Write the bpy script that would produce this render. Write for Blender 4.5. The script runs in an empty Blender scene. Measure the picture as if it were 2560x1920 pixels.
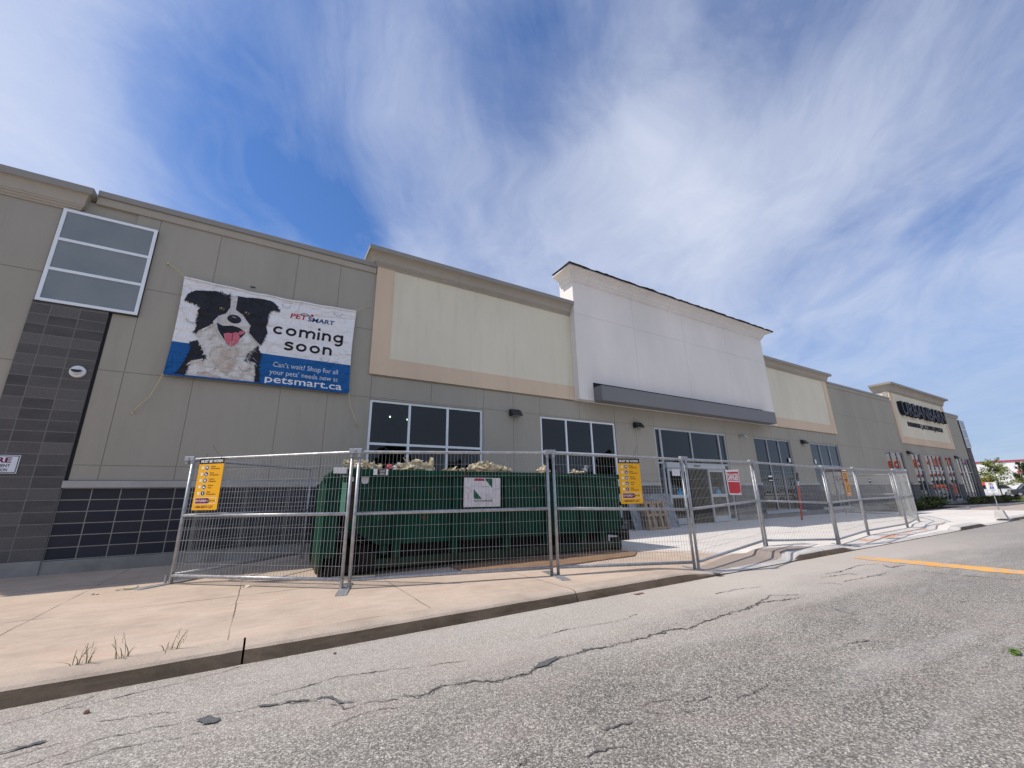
import bpy, bmesh, math, random
from mathutils import Vector, Matrix, noise
from mathutils.geometry import tessellate_polygon
R = math.radians
S = bpy.context.scene
COL = S.collection
random.seed(7)

# ------------------------------------------------------------------ camera
HC = 1.128                                   # eye height above the sidewalk
cam_d = bpy.data.cameras.new('camera'); cam = bpy.data.objects.new('camera', cam_d); COL.objects.link(cam)
cam_d.sensor_width = 36.0; cam_d.lens = 1016.12 / 2560 * 36.0
cam_d.clip_start = 0.05; cam_d.clip_end = 4000
pitch, yaw, roll = 0.27161, 0.54111, -0.019639
cy, sy, cp, sp = math.cos(yaw), math.sin(yaw), math.cos(pitch), math.sin(pitch)
Fv = Vector((sy*cp, cy*cp, sp)); r0 = Vector((cy, -sy, 0)); u0 = r0.cross(Fv)
rv = math.cos(roll)*r0 + math.sin(roll)*u0; uv_ = -math.sin(roll)*r0 + math.cos(roll)*u0
M = Matrix((rv, uv_, -Fv)).transposed().to_4x4(); M.translation = Vector((0, 0, HC))
cam.matrix_world = M
S.camera = cam

# ------------------------------------------------------------------ sun and sky
SUN_EL, SUN_AZ = R(51.8), math.atan2(-0.74, 0.267)      # azimuth from +Y towards +X
sd = bpy.data.lights.new('sun', 'SUN'); sun = bpy.data.objects.new('sun', sd); COL.objects.link(sun)
sd.energy = 3.9; sd.angle = R(0.55); sd.color = (1.0, 0.93, 0.84)
to_sun = Vector((-0.74, 0.267, 1.0)).normalized()
sun.rotation_euler = to_sun.to_track_quat('Z', 'Y').to_euler()

W = bpy.data.worlds.new('World'); S.world = W; W.use_nodes = True
nt = W.node_tree; nt.nodes.clear()
def N(t, **k):
    n = nt.nodes.new(t)
    for a, v in k.items(): setattr(n, a, v)
    return n
def Lk(a, b): nt.links.new(a, b)
wo = N('ShaderNodeOutputWorld'); bg = N('ShaderNodeBackground'); Lk(bg.outputs[0], wo.inputs[0])
sky = N('ShaderNodeTexSky', sky_type='NISHITA'); sky.sun_disc = False
sky.sun_elevation = SUN_EL; sky.sun_rotation = SUN_AZ; sky.air_density = 1.1; sky.dust_density = 0.3; sky.ozone_density = 2.2
tc = N('ShaderNodeTexCoord'); sep = N('ShaderNodeSeparateXYZ'); Lk(tc.outputs['Generated'], sep.inputs[0])
def Mt(op, a, b=None, c=None, clamp=False):
    n = N('ShaderNodeMath', operation=op, use_clamp=clamp)
    for i, v in enumerate((a, b, c)):
        if v is None: continue
        if isinstance(v, (int, float)): n.inputs[i].default_value = v
        else: Lk(v, n.inputs[i])
    return n.outputs[0]
def Ramp(f, *st):
    n = N('ShaderNodeValToRGB'); Lk(f, n.inputs[0]); e = n.color_ramp.elements
    while len(e) < len(st): e.new(0.5)
    for q, (p, c) in zip(e, st):
        q.position = p; q.color = (c, c, c, 1) if isinstance(c, (int, float)) else tuple(c) + (1,)
    return n.outputs[0]
zc = Mt('MAXIMUM', sep.outputs[2], 0.03)
zz = Mt('ADD', zc, 0.16)                                   # a curved cloud deck
px = Mt('DIVIDE', sep.outputs[0], zz); py = Mt('DIVIDE', sep.outputs[1], zz)
cmb = N('ShaderNodeCombineXYZ'); Lk(px, cmb.inputs[0]); Lk(py, cmb.inputs[1])
wn = N('ShaderNodeTexNoise'); Lk(cmb.outputs[0], wn.inputs[0]); wn.inputs['Scale'].default_value = 0.9; wn.inputs['Detail'].default_value = 3
wv = N('ShaderNodeVectorMath', operation='MULTIPLY_ADD'); Lk(wn.outputs['Color'], wv.inputs[0]); wv.inputs[1].default_value = (0.75, 0.75, 0); Lk(cmb.outputs[0], wv.inputs[2])
STREAK = R(44)                                             # cirrus run towards this azimuth
def cloud(scale_l, scale_w, detail, rough, dist, off, rot=STREAK):
    mp = N('ShaderNodeMapping'); Lk(wv.outputs[0], mp.inputs[0])
    mp.inputs['Rotation'].default_value = (0, 0, rot); mp.inputs['Location'].default_value = off
    mp2 = N('ShaderNodeMapping'); Lk(mp.outputs[0], mp2.inputs[0]); mp2.inputs['Scale'].default_value = (scale_w, scale_l, 1)
    n = N('ShaderNodeTexNoise'); Lk(mp2.outputs[0], n.inputs[0])
    n.inputs['Scale'].default_value = 1.0; n.inputs['Detail'].default_value = detail
    n.inputs['Roughness'].default_value = rough; n.inputs['Distortion'].default_value = dist
    return n.outputs[0]
big = cloud(0.30, 0.7, 3, 0.5, 0.4, (0.37, 0.2, 0))
mid = cloud(0.75, 1.7, 9, 0.62, 0.7, (3.1, 1.7, 4.0), STREAK + 0.12)
fine = cloud(1.7, 4.6, 9, 0.66, 0.9, (7.3, 2.1, 9.0), STREAK - 0.10)
puff = cloud(2.6, 3.2, 9, 0.62, 0.5, (1.3, 5.1, 2.0))
# where the veil is thick or open, by direction in the sky: (x, y, z), radius in degrees, amount
BLOBS = [((-0.330,0.791,0.515), 10, 0.34), ((-0.359,0.689,0.630), 8, 0.08), ((-0.223,0.739,0.636), 10, -0.36), ((-0.090,0.830,0.550), 10, -0.32), ((0.081,0.818,0.569), 7, -0.22), ((-0.146,0.645,0.750), 7, -0.10), ((0.309,0.475,0.824), 9, -0.24), ((0.658,0.174,0.733), 10, -0.19), ((0.590,0.404,0.699), 8, 0.20), ((0.698,0.452,0.555), 12, 0.18), ((0.775,0.188,0.603), 9, 0.20), ((0.321,0.650,0.689), 9, 0.06), ((0.909,0.102,0.403), 11, -0.06), ((0.147,0.662,0.735), 8, 0.06)]
acc = None
for d_, r_, k_ in BLOBS:
    vm = N('ShaderNodeVectorMath', operation='DOT_PRODUCT'); Lk(tc.outputs['Generated'], vm.inputs[0]); vm.inputs[1].default_value = Vector(d_).normalized()
    c0 = math.cos(R(r_)); t_ = Mt('MULTIPLY', Mt('SUBTRACT', vm.outputs['Value'], 1.0), 1.0/(1-c0))      # 0 at centre, -1 at r
    g_ = Mt('MULTIPLY', Mt('EXPONENT', t_), k_); acc = g_ if acc is None else Mt('ADD', acc, g_)
rear = Mt('MULTIPLY', Mt('MULTIPLY', sep.outputs[1], -1.0, clamp=True), 0.35)
veil = Mt('ADD', Mt('ADD', acc, rear), 0.335)
den = Mt('ADD', Mt('ADD', Mt('MULTIPLY', big, 0.55), Mt('MULTIPLY', mid, 0.80)), Mt('ADD', Mt('MULTIPLY', fine, 0.34), Mt('MULTIPLY', puff, 0.40)))
den = Mt('ADD', Mt('SUBTRACT', den, 0.99), veil)
mask = Ramp(den, (0.0, 0.0), (0.22, 0.20), (0.50, 0.60), (0.90, 0.97))
hz = Ramp(sep.outputs[2], (0.0, 0.45), (0.14, 0.50), (0.36, 1.0))
mask = Mt('MULTIPLY', mask, hz)
mixc = N('ShaderNodeMix', data_type='RGBA'); Lk(mask, mixc.inputs[0]); 
hs = N('ShaderNodeMix', data_type='RGBA', blend_type='MULTIPLY'); hs.inputs[0].default_value = 1.0
Lk(sky.outputs[0], hs.inputs[6]); hs.inputs[7].default_value = (0.50, 0.73, 1.06, 1)
hf = N('ShaderNodeMix', data_type='RGBA'); Lk(Ramp(sep.outputs[2], (0.0, 0.80), (0.15, 0.75), (0.42, 0.0)), hf.inputs[0])
Lk(hs.outputs[2], hf.inputs[6]); hf.inputs[7].default_value = (2.55, 3.35, 4.9, 1)
Lk(hf.outputs[2], mixc.inputs[6]); mixc.inputs[7].default_value = (5.25, 5.65, 6.7, 1)
Lk(mixc.outputs[2], bg.inputs[0]); bg.inputs[1].default_value = 0.13

S.view_settings.view_transform = 'Standard'; S.view_settings.look = 'None'
S.view_settings.exposure = 0.08; S.view_settings.gamma = 1.0; S.view_settings.use_curve_mapping = False

# ------------------------------------------------------------------ material helpers
def lin(*c):
    r = []
    for v in c:
        v /= 255.0; r.append(v/12.92 if v <= 0.04045 else ((v+0.055)/1.055)**2.4)
    return tuple(r)
class MatB:
    def __init__(s, name, rough=0.8, spec=0.3, metal=0.0):
        s.m = bpy.data.materials.new(name); s.m.use_nodes = True; s.t = s.m.node_tree; s.t.nodes.clear()
        s.o = s.t.nodes.new('ShaderNodeOutputMaterial'); s.b = s.t.nodes.new('ShaderNodeBsdfPrincipled')
        s.t.links.new(s.b.outputs[0], s.o.inputs[0])
        s.b.inputs['Roughness'].default_value = rough; s.b.inputs['Specular IOR Level'].default_value = spec
        s.b.inputs['Metallic'].default_value = metal
        s.tc = s.t.nodes.new('ShaderNodeTexCoord')
        s.co = s.tc.outputs['Object']
    def n(s, t, **k):
        q = s.t.nodes.new(t)
        for a, v in k.items(): setattr(q, a, v)
        return q
    def l(s, a, b): s.t.links.new(a, b)
    def set(s, inp, v):
        if isinstance(v, (int, float)): inp.default_value = v
        elif isinstance(v, tuple): inp.default_value = v if len(v) == 4 else v + (1,)
        else: s.l(v, inp)
    def math(s, op, a, b=None, c=None, clamp=False):
        q = s.n('ShaderNodeMath', operation=op, use_clamp=clamp)
        for i, v in enumerate((a, b, c)):
            if v is not None: s.set(q.inputs[i], v)
        return q.outputs[0]
    def noise(s, scale, detail=4, rough=0.55, dist=0.0, co=None, sc=None):
        co = co or s.co
        if sc:
            mp = s.n('ShaderNodeMapping'); s.l(co, mp.inputs[0]); mp.inputs['Scale'].default_value = sc; co = mp.outputs[0]
        q = s.n('ShaderNodeTexNoise'); s.l(co, q.inputs['Vector']); q.inputs['Scale'].default_value = scale
        q.inputs['Detail'].default_value = detail; q.inputs['Roughness'].default_value = rough; q.inputs['Distortion'].default_value = dist
        return q.outputs[0]
    def vor(s, scale, feature='F1', out='Distance', rnd=1.0):
        q = s.n('ShaderNodeTexVoronoi', feature=feature); s.l(s.co, q.inputs['Vector']); q.inputs['Scale'].default_value = scale
        q.inputs['Randomness'].default_value = rnd
        return q.outputs[out]
    def ramp(s, f, *st):
        q = s.n('ShaderNodeValToRGB'); s.l(f, q.inputs[0]); e = q.color_ramp.elements
        while len(e) < len(st): e.new(0.5)
        for k, (p, c) in zip(e, st):
            k.position = p; k.color = (c, c, c, 1) if isinstance(c, (int, float)) else tuple(c)[:3] + (1,)
        return q.outputs[0]
    def mix(s, f, a, b, mode='MIX'):
        q = s.n('ShaderNodeMix', data_type='RGBA', blend_type=mode)
        s.set(q.inputs[0], f); s.set(q.inputs[6], a); s.set(q.inputs[7], b); return q.outputs[2]
    def col(s, c): s.set(s.b.inputs['Base Color'], c); return s
    def bump(s, h, strength=0.3, dist=0.01):
        q = s.n('ShaderNodeBump'); q.inputs['Strength'].default_value = strength; q.inputs['Distance'].default_value = dist
        s.l(h, q.inputs['Height']); s.l(q.outputs[0], s.b.inputs['Normal']); return s
    def xyz(s):
        q = s.n('ShaderNodeSeparateXYZ'); s.l(s.co, q.inputs[0]); return q.outputs

def mul(c, k): return tuple(v*k for v in c[:3])
def simple(name, c, rough=0.7, spec=0.3, metal=0.0, var=0.08, scale=3.0, bump=0.0, bscale=60):
    m = MatB(name, rough, spec, metal)
    m.col(m.mix(m.ramp(m.noise(scale, 5), (0.3, 0.0), (0.7, 1.0)), mul(c, 1-var), mul(c, 1+var)))
    if bump: m.bump(m.noise(bscale, 3), bump, 0.004)
    return m.m

def eifs(name, c, bs=0.35, dirt=1.0):
    m = MatB(name, 0.92, 0.15)
    big_ = m.ramp(m.noise(0.45, 4, 0.6, sc=(1, 1, 0.5)), (0.3, 0.0), (0.7, 1.0))
    fine_ = m.ramp(m.noise(90, 2), (0.3, 0.0), (0.7, 1.0))
    a = m.mix(big_, mul(c, 0.92), mul(c, 1.07))
    st_ = m.ramp(m.noise(2.2, 6, 0.7, sc=(2.2, 1, 0.25)), (0.52, 0.0), (0.78, 1.0))
    a = m.mix(m.math('MULTIPLY', st_, 0.20*dirt), a, mul(c, 0.55))
    s2_ = m.ramp(m.noise(1.0, 6, 0.7, 0.2, sc=(5, 1, 0.12)), (0.55, 0.0), (0.72, 1.0)); a = m.mix(m.math('MULTIPLY', s2_, 0.10*dirt), a, mul(c, 0.62))
    m.col(m.mix(fine_, mul_n(m, a, 0.93), a))
    m.bump(m.noise(110, 3), bs, 0.004)
    return m.m
def mul_n(m, c, k): return m.mix(1.0, c, (k, k, k), 'MULTIPLY')

TAUPE = (0.40, 0.368, 0.308)
M_wall = eifs('taupe_stucco', TAUPE)
M_band = eifs('taupe_band_stucco', (0.43, 0.385, 0.315))
M_cream = eifs('cream_stucco', (0.79, 0.72, 0.56))
M_beige = eifs('beige_stucco', (0.74, 0.575, 0.415))
M_corn = eifs('cornice_stucco', (0.46, 0.41, 0.34))
M_white = eifs('white_stucco', (0.845, 0.79, 0.735), dirt=0.25)
M_fresh = eifs('white_cornice_stucco', (0.84, 0.80, 0.76))
M_coping = simple('taupe_metal_coping', (0.27, 0.25, 0.22), 0.45, 0.5, 0.0, 0.05)
M_canopy = simple('grey_metal_cladding', (0.19, 0.185, 0.185), 0.5, 0.4, 0.0, 0.04, 0.6)
M_darkgap = simple('black_sealant', (0.02, 0.02, 0.025), 0.8)
M_tar = simple('black_roofing_felt', (0.022, 0.014, 0.012), 0.85, 0.2, var=0.3, scale=12, bump=0.6, bscale=18)
M_alu = simple('white_aluminium', (0.80, 0.83, 0.85), 0.4, 0.5, 0.1, 0.04)
M_alug = simple('grey_aluminium', (0.42, 0.44, 0.46), 0.4, 0.5, 0.3, 0.05)
M_frost = MatB('frosted_grey_glass', 0.25, 0.5)
M_frost.col(M_frost.mix(M_frost.ramp(M_frost.noise(1.2, 5), (0.35, 0.0), (0.7, 1.0)), (0.17, 0.205, 0.22), (0.225, 0.25, 0.26)))
M_frost = M_frost.m
M_sill = simple('concrete_sill', (0.40, 0.385, 0.37), 0.85, 0.2, bump=0.3)
M_black = simple('black_metal', (0.018, 0.018, 0.02), 0.5, 0.5)
M_blackp = simple('black_plastic', (0.03, 0.03, 0.033), 0.6)
M_whitep = simple('white_plastic', (0.75, 0.75, 0.75), 0.5, 0.4, var=0.03)
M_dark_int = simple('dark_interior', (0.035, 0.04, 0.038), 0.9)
M_plinth = simple('grey_brown_concrete', (0.26, 0.25, 0.232), 0.9, 0.15, var=0.2, bump=0.4)
M_alum = simple('satin_aluminium', (0.46, 0.48, 0.49), 0.4, 0.5, 0.2, 0.05)
M_emit = MatB('ceiling_lamp_glow'); M_emit.b.inputs['Emission Color'].default_value = (1, 0.93, 0.78, 1); M_emit.b.inputs['Emission Strength'].default_value = 6.0; M_emit = M_emit.m

def glass(name, tint, gl=1.0):
    m = MatB(name); t = m.t
    tr = m.n('ShaderNodeBsdfTransparent'); tr.inputs[0].default_value = tint + (1,)
    g = m.n('ShaderNodeBsdfGlossy'); g.inputs['Roughness'].default_value = 0.012; g.inputs[0].default_value = (gl, gl, gl, 1)
    bm_ = m.n('ShaderNodeBump'); bm_.inputs['Strength'].default_value = 0.02; bm_.inputs['Distance'].default_value = 0.02
    m.l(m.noise(0.9, 2), bm_.inputs['Height']); m.l(bm_.outputs[0], g.inputs['Normal'])
    fr = m.n('ShaderNodeFresnel'); fr.inputs[0].default_value = 1.52
    f = m.math('MULTIPLY', fr.outputs[0], 1.0, clamp=True)
    mx = m.n('ShaderNodeMixShader'); m.l(f, mx.inputs[0]); m.l(tr.outputs[0], mx.inputs[1]); m.l(g.outputs[0], mx.inputs[2])
    m.l(mx.outputs[0], m.o.inputs[0]); t.nodes.remove(m.b)
    return m.m
M_glass = glass('tinted_window_glass', (0.26, 0.40, 0.37))
M_glassc = glass('clear_door_glass', (0.62, 0.72, 0.68))

def block(name, c1, c2, mortar, stain=0.3, px_=-3.09, pz=0.23, bw=0.4):
    m = MatB(name, 0.88, 0.25)
    x = m.xyz(); cb = m.n('ShaderNodeCombineXYZ')
    m.l(m.math('SUBTRACT', x[0], px_ - 40*bw), cb.inputs[0]); m.l(m.math('SUBTRACT', x[2], pz - 8), cb.inputs[1])
    b = m.n('ShaderNodeTexBrick'); m.l(cb.outputs[0], b.inputs[0]); b.offset = 0.0; b.squash = 1.0
    b.inputs['Scale'].default_value = 1.0; b.inputs['Brick Width'].default_value = bw; b.inputs['Row Height'].default_value = 0.2
    b.inputs['Mortar Size'].default_value = 0.0085; b.inputs['Mortar Smooth'].default_value = 0.15; b.inputs['Bias'].default_value = 0.0
    b.inputs['Color1'].default_value = c1 + (1,); b.inputs['Color2'].default_value = c2 + (1,); b.inputs['Mortar'].default_value = mortar + (1,)
    nz = m.ramp(m.noise(2.4, 6, 0.65, sc=(0.6, 1, 1.6)), (0.35, 0.0), (0.7, 1.0))
    f2 = m.ramp(m.noise(55, 3), (0.3, 0.0), (0.75, 1.0))
    c = m.mix(m.math('MULTIPLY', nz, stain), b.outputs[0], mul(c1, 2.2))
    m.col(m.mix(m.math('MULTIPLY', f2, 0.35), c, mul(c1, 0.5)))
    h = m.math('ADD', m.math('MULTIPLY', b.outputs[1], -1.0), m.math('MULTIPLY', m.noise(45, 4), 0.4))
    m.bump(h, 0.5, 0.006)
    return m.m
M_block = block('dark_blue_block', (0.030, 0.031, 0.042), (0.050, 0.048, 0.055), (0.33, 0.32, 0.27), 0.16)
M_pillar = block('charcoal_block', (0.075, 0.070, 0.067), (0.155, 0.145, 0.138), (0.21, 0.20, 0.19), 0.45, -3.09)
M_blockg = block('grey_block', (0.085, 0.082, 0.085), (0.12, 0.115, 0.115), (0.25, 0.24, 0.23), 0.3, 10.7)

# concrete of the sidewalk: old tan slabs to the left, fresh pale concrete to the right
m = MatB('sidewalk_concrete', 0.9, 0.15); x = m.xyz()
sx = m.math('ADD', x[0], m.math('MULTIPLY', m.math('SUBTRACT', m.noise(0.5, 3), 0.5), 0.5))
f_new = m.ramp(m.math('DIVIDE', m.math('ADD', m.math('SUBTRACT', sx, 6.0), m.math('MULTIPLY', m.math('SUBTRACT', x[1], 6.0), 0.9)), 3.0, clamp=True), (0.42, 0.0), (0.62, 1.0))
n1 = m.ramp(m.noise(0.8, 6, 0.6), (0.3, 0.0), (0.7, 1.0)); n2 = m.ramp(m.noise(40, 4, 0.7), (0.3, 0.0), (0.8, 1.0))
n5 = m.ramp(m.noise(5, 8, 0.72, 0.6, sc=(0.8, 1.6, 1)), (0.3, 0.0), (0.7, 1.0))
old = m.mix(m.math('ADD', m.math('MULTIPLY', n1, 0.55), m.math('MULTIPLY', n5, 0.45)), (0.40, 0.315, 0.245), (0.66, 0.53, 0.42))
st = m.ramp(m.noise(1.3, 7, 0.7, 1.5, sc=(0.5, 2.0, 1)), (0.56, 0.0), (0.66, 1.0))
old = m.mix(m.math('MULTIPLY', st, 0.26), old, (0.60, 0.29, 0.17))
sc_ = m.ramp(m.noise(3.0, 8, 0.75, 0.5, sc=(0.4, 1.4, 1)), (0.64, 0.0), (0.70, 1.0))
old = m.mix(m.math('MULTIPLY', sc_, 0.5), old, (0.72, 0.64, 0.55))
new = m.mix(m.math('ADD', m.math('MULTIPLY', n1, 0.5), m.math('MULTIPLY', n5, 0.5)), (0.62, 0.575, 0.53), (0.80, 0.755, 0.70))
base = m.mix(f_new, old, new)
brn = m.math('MULTIPLY', m.ramp(m.math('ABSOLUTE', m.math('SUBTRACT', x[0], 8.3)), (0.0, 1.0), (0.06, 1.0), (0.10, 0.0)), 0.0)
rampm = m.math('MULTIPLY', m.math('LESS_THAN', m.math('ABSOLUTE', m.math('SUBTRACT', x[0], 8.35)), 1.75), m.math('LESS_THAN', m.math('ADD', x[1], m.math('MULTIPLY', m.math('ABSOLUTE', m.math('SUBTRACT', x[0], 8.35)), 0.25)), 5.35))
base = m.mix(rampm, base, (0.36, 0.30, 0.26))
orp = m.math('MULTIPLY', m.math('LESS_THAN', m.math('ABSOLUTE', m.math('SUBTRACT', x[1], 4.95)), 0.16), m.math('MULTIPLY', m.math('GREATER_THAN', x[0], 12.4), m.math('LESS_THAN', x[0], 21.5)))
orp = m.math('MULTIPLY', orp, m.ramp(m.noise(0.8, 4, sc=(1, 3, 1)), (0.5, 0.0), (0.56, 0.75)))
base = m.mix(orp, base, (0.75, 0.34, 0.14))
def joint(coord, per, off, w):
    a = m.math('FRACT', m.math('DIVIDE', m.math('ADD', coord, 100*per - off), per))
    a = m.math('MINIMUM', a, m.math('SUBTRACT', 1.0, a))
    return m.math('LESS_THAN', m.math('MULTIPLY', a, per), w)
wob = m.math('MULTIPLY', m.math('SUBTRACT', m.noise(2.5, 3), 0.5), 0.03)
jx = joint(m.math('ADD', x[0], wob), 1.8, -0.1, 0.0055)
jy = m.math('LESS_THAN', m.math('ABSOLUTE', m.math('SUBTRACT', m.math('ADD', x[1], wob), 6.6)), 0.011)
jy2 = m.math('LESS_THAN', m.math('ABSOLUTE', m.math('SUBTRACT', m.math('ADD', x[1], wob), 8.75)), 0.006)
jj = m.math('MAXIMUM', jx, m.math('MAXIMUM', jy, jy2))
gap_ = m.ramp(m.noise(1.1, 3), (0.38, 0.25), (0.55, 1.0))
spot = m.ramp(m.noise(11, 5, 0.6), (0.70, 0.0), (0.74, 1.0))
base = m.mix(m.math('MULTIPLY', spot, 0.5), base, (0.20, 0.16, 0.13))
scf = m.ramp(m.noise(2.6, 9, 0.8, 1.5, sc=(0.25, 3.0, 1)), (0.66, 0.0), (0.70, 1.0))
base = m.mix(m.math('MULTIPLY', scf, 0.45), base, (0.78, 0.72, 0.64))
base = m.mix(m.math('MULTIPLY', m.math('MULTIPLY', jj, gap_), 0.9), base, (0.07, 0.06, 0.052))
m.col(m.mix(m.math('MULTIPLY', n2, 0.30), base, mul_n(m, base, 0.5)))
hh = m.math('ADD', m.math('MULTIPLY', m.noise(70, 4), 0.5), m.math('MULTIPLY', jj, -1.5))
hh = m.math('ADD', hh, m.math('MULTIPLY', m.noise(9, 2, sc=(6, 0.6, 1)), 0.35))
m.bump(hh, 0.35, 0.006); M_side = m.m

m = MatB('kerb_concrete', 0.9, 0.15); x = m.xyz()
n1 = m.ramp(m.noise(1.6, 7, 0.65, 0.6, sc=(1, 1, 3)), (0.3, 0.0), (0.7, 1.0)); n2 = m.ramp(m.noise(45, 4, 0.7), (0.3, 0.0), (0.8, 1.0))
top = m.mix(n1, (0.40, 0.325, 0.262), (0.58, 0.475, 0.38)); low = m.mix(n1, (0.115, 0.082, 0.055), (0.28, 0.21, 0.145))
pale = m.mix(n1, (0.46, 0.43, 0.40), (0.64, 0.61, 0.58))
top = m.mix(m.ramp(m.math('DIVIDE', m.math('ADD', x[0], m.math('MULTIPLY', m.noise(1.5, 3), 1.0)), 20.0, clamp=True), (0.32, 0.0), (0.37, 1.0)), top, pale)
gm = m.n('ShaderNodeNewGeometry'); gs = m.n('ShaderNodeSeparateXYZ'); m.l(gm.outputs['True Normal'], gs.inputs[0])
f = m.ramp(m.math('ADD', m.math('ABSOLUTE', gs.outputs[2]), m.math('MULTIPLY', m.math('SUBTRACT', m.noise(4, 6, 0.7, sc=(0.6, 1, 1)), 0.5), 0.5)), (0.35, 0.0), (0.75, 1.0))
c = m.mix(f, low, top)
spall = m.ramp(m.noise(7, 7, 0.72), (0.62, 0.0), (0.68, 1.0)); c = m.mix(m.math('MULTIPLY', spall, 0.35), c, (0.52, 0.44, 0.36))
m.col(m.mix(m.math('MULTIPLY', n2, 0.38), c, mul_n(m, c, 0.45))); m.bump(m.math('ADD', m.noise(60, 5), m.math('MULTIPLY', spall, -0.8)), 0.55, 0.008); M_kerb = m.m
M_kerbp = simple('pale_kerb_concrete', (0.50, 0.475, 0.45), 0.9, 0.15, var=0.15, bump=0.4)

# worn asphalt with pale chippings
m = MatB('worn_asphalt', 0.92, 0.18); x = m.xyz()
v1 = m.vor(112, 'F1', 'Color'); vs = m.n('ShaderNodeSeparateColor'); m.l(v1, vs.inputs[0])
chip = m.ramp(vs.outputs[0], (0.0, (0.075, 0.07, 0.066)), (0.28, (0.165, 0.152, 0.142)), (0.58, (0.31, 0.29, 0.27)), (0.86, (0.56, 0.53, 0.48)), (1.0, (0.84, 0.80, 0.73)))
fine_ = m.vor(230, 'F1', 'Color'); vf = m.n('ShaderNodeSeparateColor'); m.l(fine_, vf.inputs[0])
chip = m.mix(0.28, chip, m.ramp(vf.outputs[1], (0.0, (0.12, 0.11, 0.105)), (0.5, (0.30, 0.285, 0.27)), (1.0, (0.62, 0.59, 0.55))))
big1 = m.ramp(m.noise(0.55, 5, 0.6, 0.4), (0.3, 0.0), (0.7, 1.0))
chip = m.mix(1.0, chip, (0.95, 0.935, 0.89), 'MULTIPLY')
c = m.mix(big1, mul_n(m, chip, 0.70), mul_n(m, chip, 0.97))
dy = m.math('DIVIDE', m.math('SUBTRACT', m.math('ADD', x[1], m.math('MULTIPLY', m.noise(1.2, 6, 0.65, sc=(0.35, 1.3, 1)), 1.8)), 3.3), 1.2, clamp=True)
xr = m.ramp(m.math('DIVIDE', x[0], 20.0, clamp=True), (0.0, 0.45), (0.18, 0.70), (0.30, 1.0), (0.62, 1.0), (0.95, 0.3))
c = m.mix(m.math('MULTIPLY', m.math('MULTIPLY', dy, xr), 0.72), c, (0.60, 0.535, 0.465))
streak = m.ramp(m.noise(0.9, 7, 0.7, 0.8, sc=(0.35, 2.2, 1)), (0.50, 0.0), (0.66, 1.0))
c = m.mix(m.math('MULTIPLY', streak, 0.30), c, (0.50, 0.47, 0.44))
far = m.ramp(m.math('DIVIDE', x[0], 40.0, clamp=True), (0.12, 0.0), (0.40, 1.0))
c = m.mix(m.math('MULTIPLY', far, 0.35), c, (0.28, 0.275, 0.27))
pinkish = m.ramp(m.noise(0.9, 5, 0.6, 0.8), (0.48, 0.0), (0.68, 1.0))
c = m.mix(m.math('MULTIPLY', pinkish, 0.22), c, (0.42, 0.33, 0.29))
dk = m.ramp(m.noise(2.2, 7, 0.7, 1.0, sc=(0.7, 1.3, 1)), (0.62, 0.0), (0.74, 1.0))
c = m.mix(m.math('MULTIPLY', dk, 0.45), c, (0.14, 0.135, 0.135))
m.col(c)
h = m.math('ADD', m.math('MULTIPLY', m.vor(95), -1.0), m.math('MULTIPLY', m.noise(120, 4), 0.6))
m.bump(h, 0.75, 0.006); M_road = m.m
M_ground = simple('far_ground', (0.26, 0.25, 0.24), 0.95, 0.1, var=0.15, scale=0.3)
M_drive = simple('tan_driveway_asphalt', (0.42, 0.355, 0.31), 0.95, 0.1, var=0.12, scale=1.5, bump=0.3)
M_crack = simple('crack_shadow', (0.105, 0.096, 0.092), 0.95, 0.1, var=0.5, scale=40)
M_seal = simple('crack_sealant', (0.12, 0.12, 0.122), 0.85, 0.15, var=0.35, scale=60, bump=0.5, bscale=120)
m = MatB('yellow_road_paint', 0.75, 0.25)
w_ = m.ramp(m.noise(4, 9, 0.8, sc=(1, 1, 1)), (0.50, 0.0), (0.55, 1.0))
yc = m.mix(m.ramp(m.noise(2, 5), (0.3, 0.0), (0.7, 1.0)), (0.80, 0.33, 0.03), (0.88, 0.44, 0.08))
w2_ = m.ramp(m.noise(28, 6, 0.75), (0.55, 0.0), (0.62, 1.0))
m.col(m.mix(m.math('MAXIMUM', m.math('MULTIPLY', w_, 0.85), m.math('MULTIPLY', w2_, 0.7)), yc, (0.42, 0.37, 0.31))); m.bump(m.noise(110, 4), 0.6, 0.004); M_yellow = m.m

m = MatB('galvanised_steel', 0.42, 0.5, 0.55)
g = m.ramp(m.noise(14, 6, 0.7, 0.3), (0.3, 0.0), (0.72, 1.0))
m.col(m.mix(g, (0.27, 0.275, 0.285), (0.50, 0.505, 0.515))); m.set(m.b.inputs['Roughness'], m.ramp(m.noise(25, 4), (0.3, 0.35), (0.7, 0.6))); m.bump(m.noise(60, 3), 0.15, 0.003); M_galv = m.m
M_galvd = simple('weathered_galvanised_wire', (0.36, 0.365, 0.36), 0.5, 0.4, 0.3, 0.2, 8)

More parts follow.
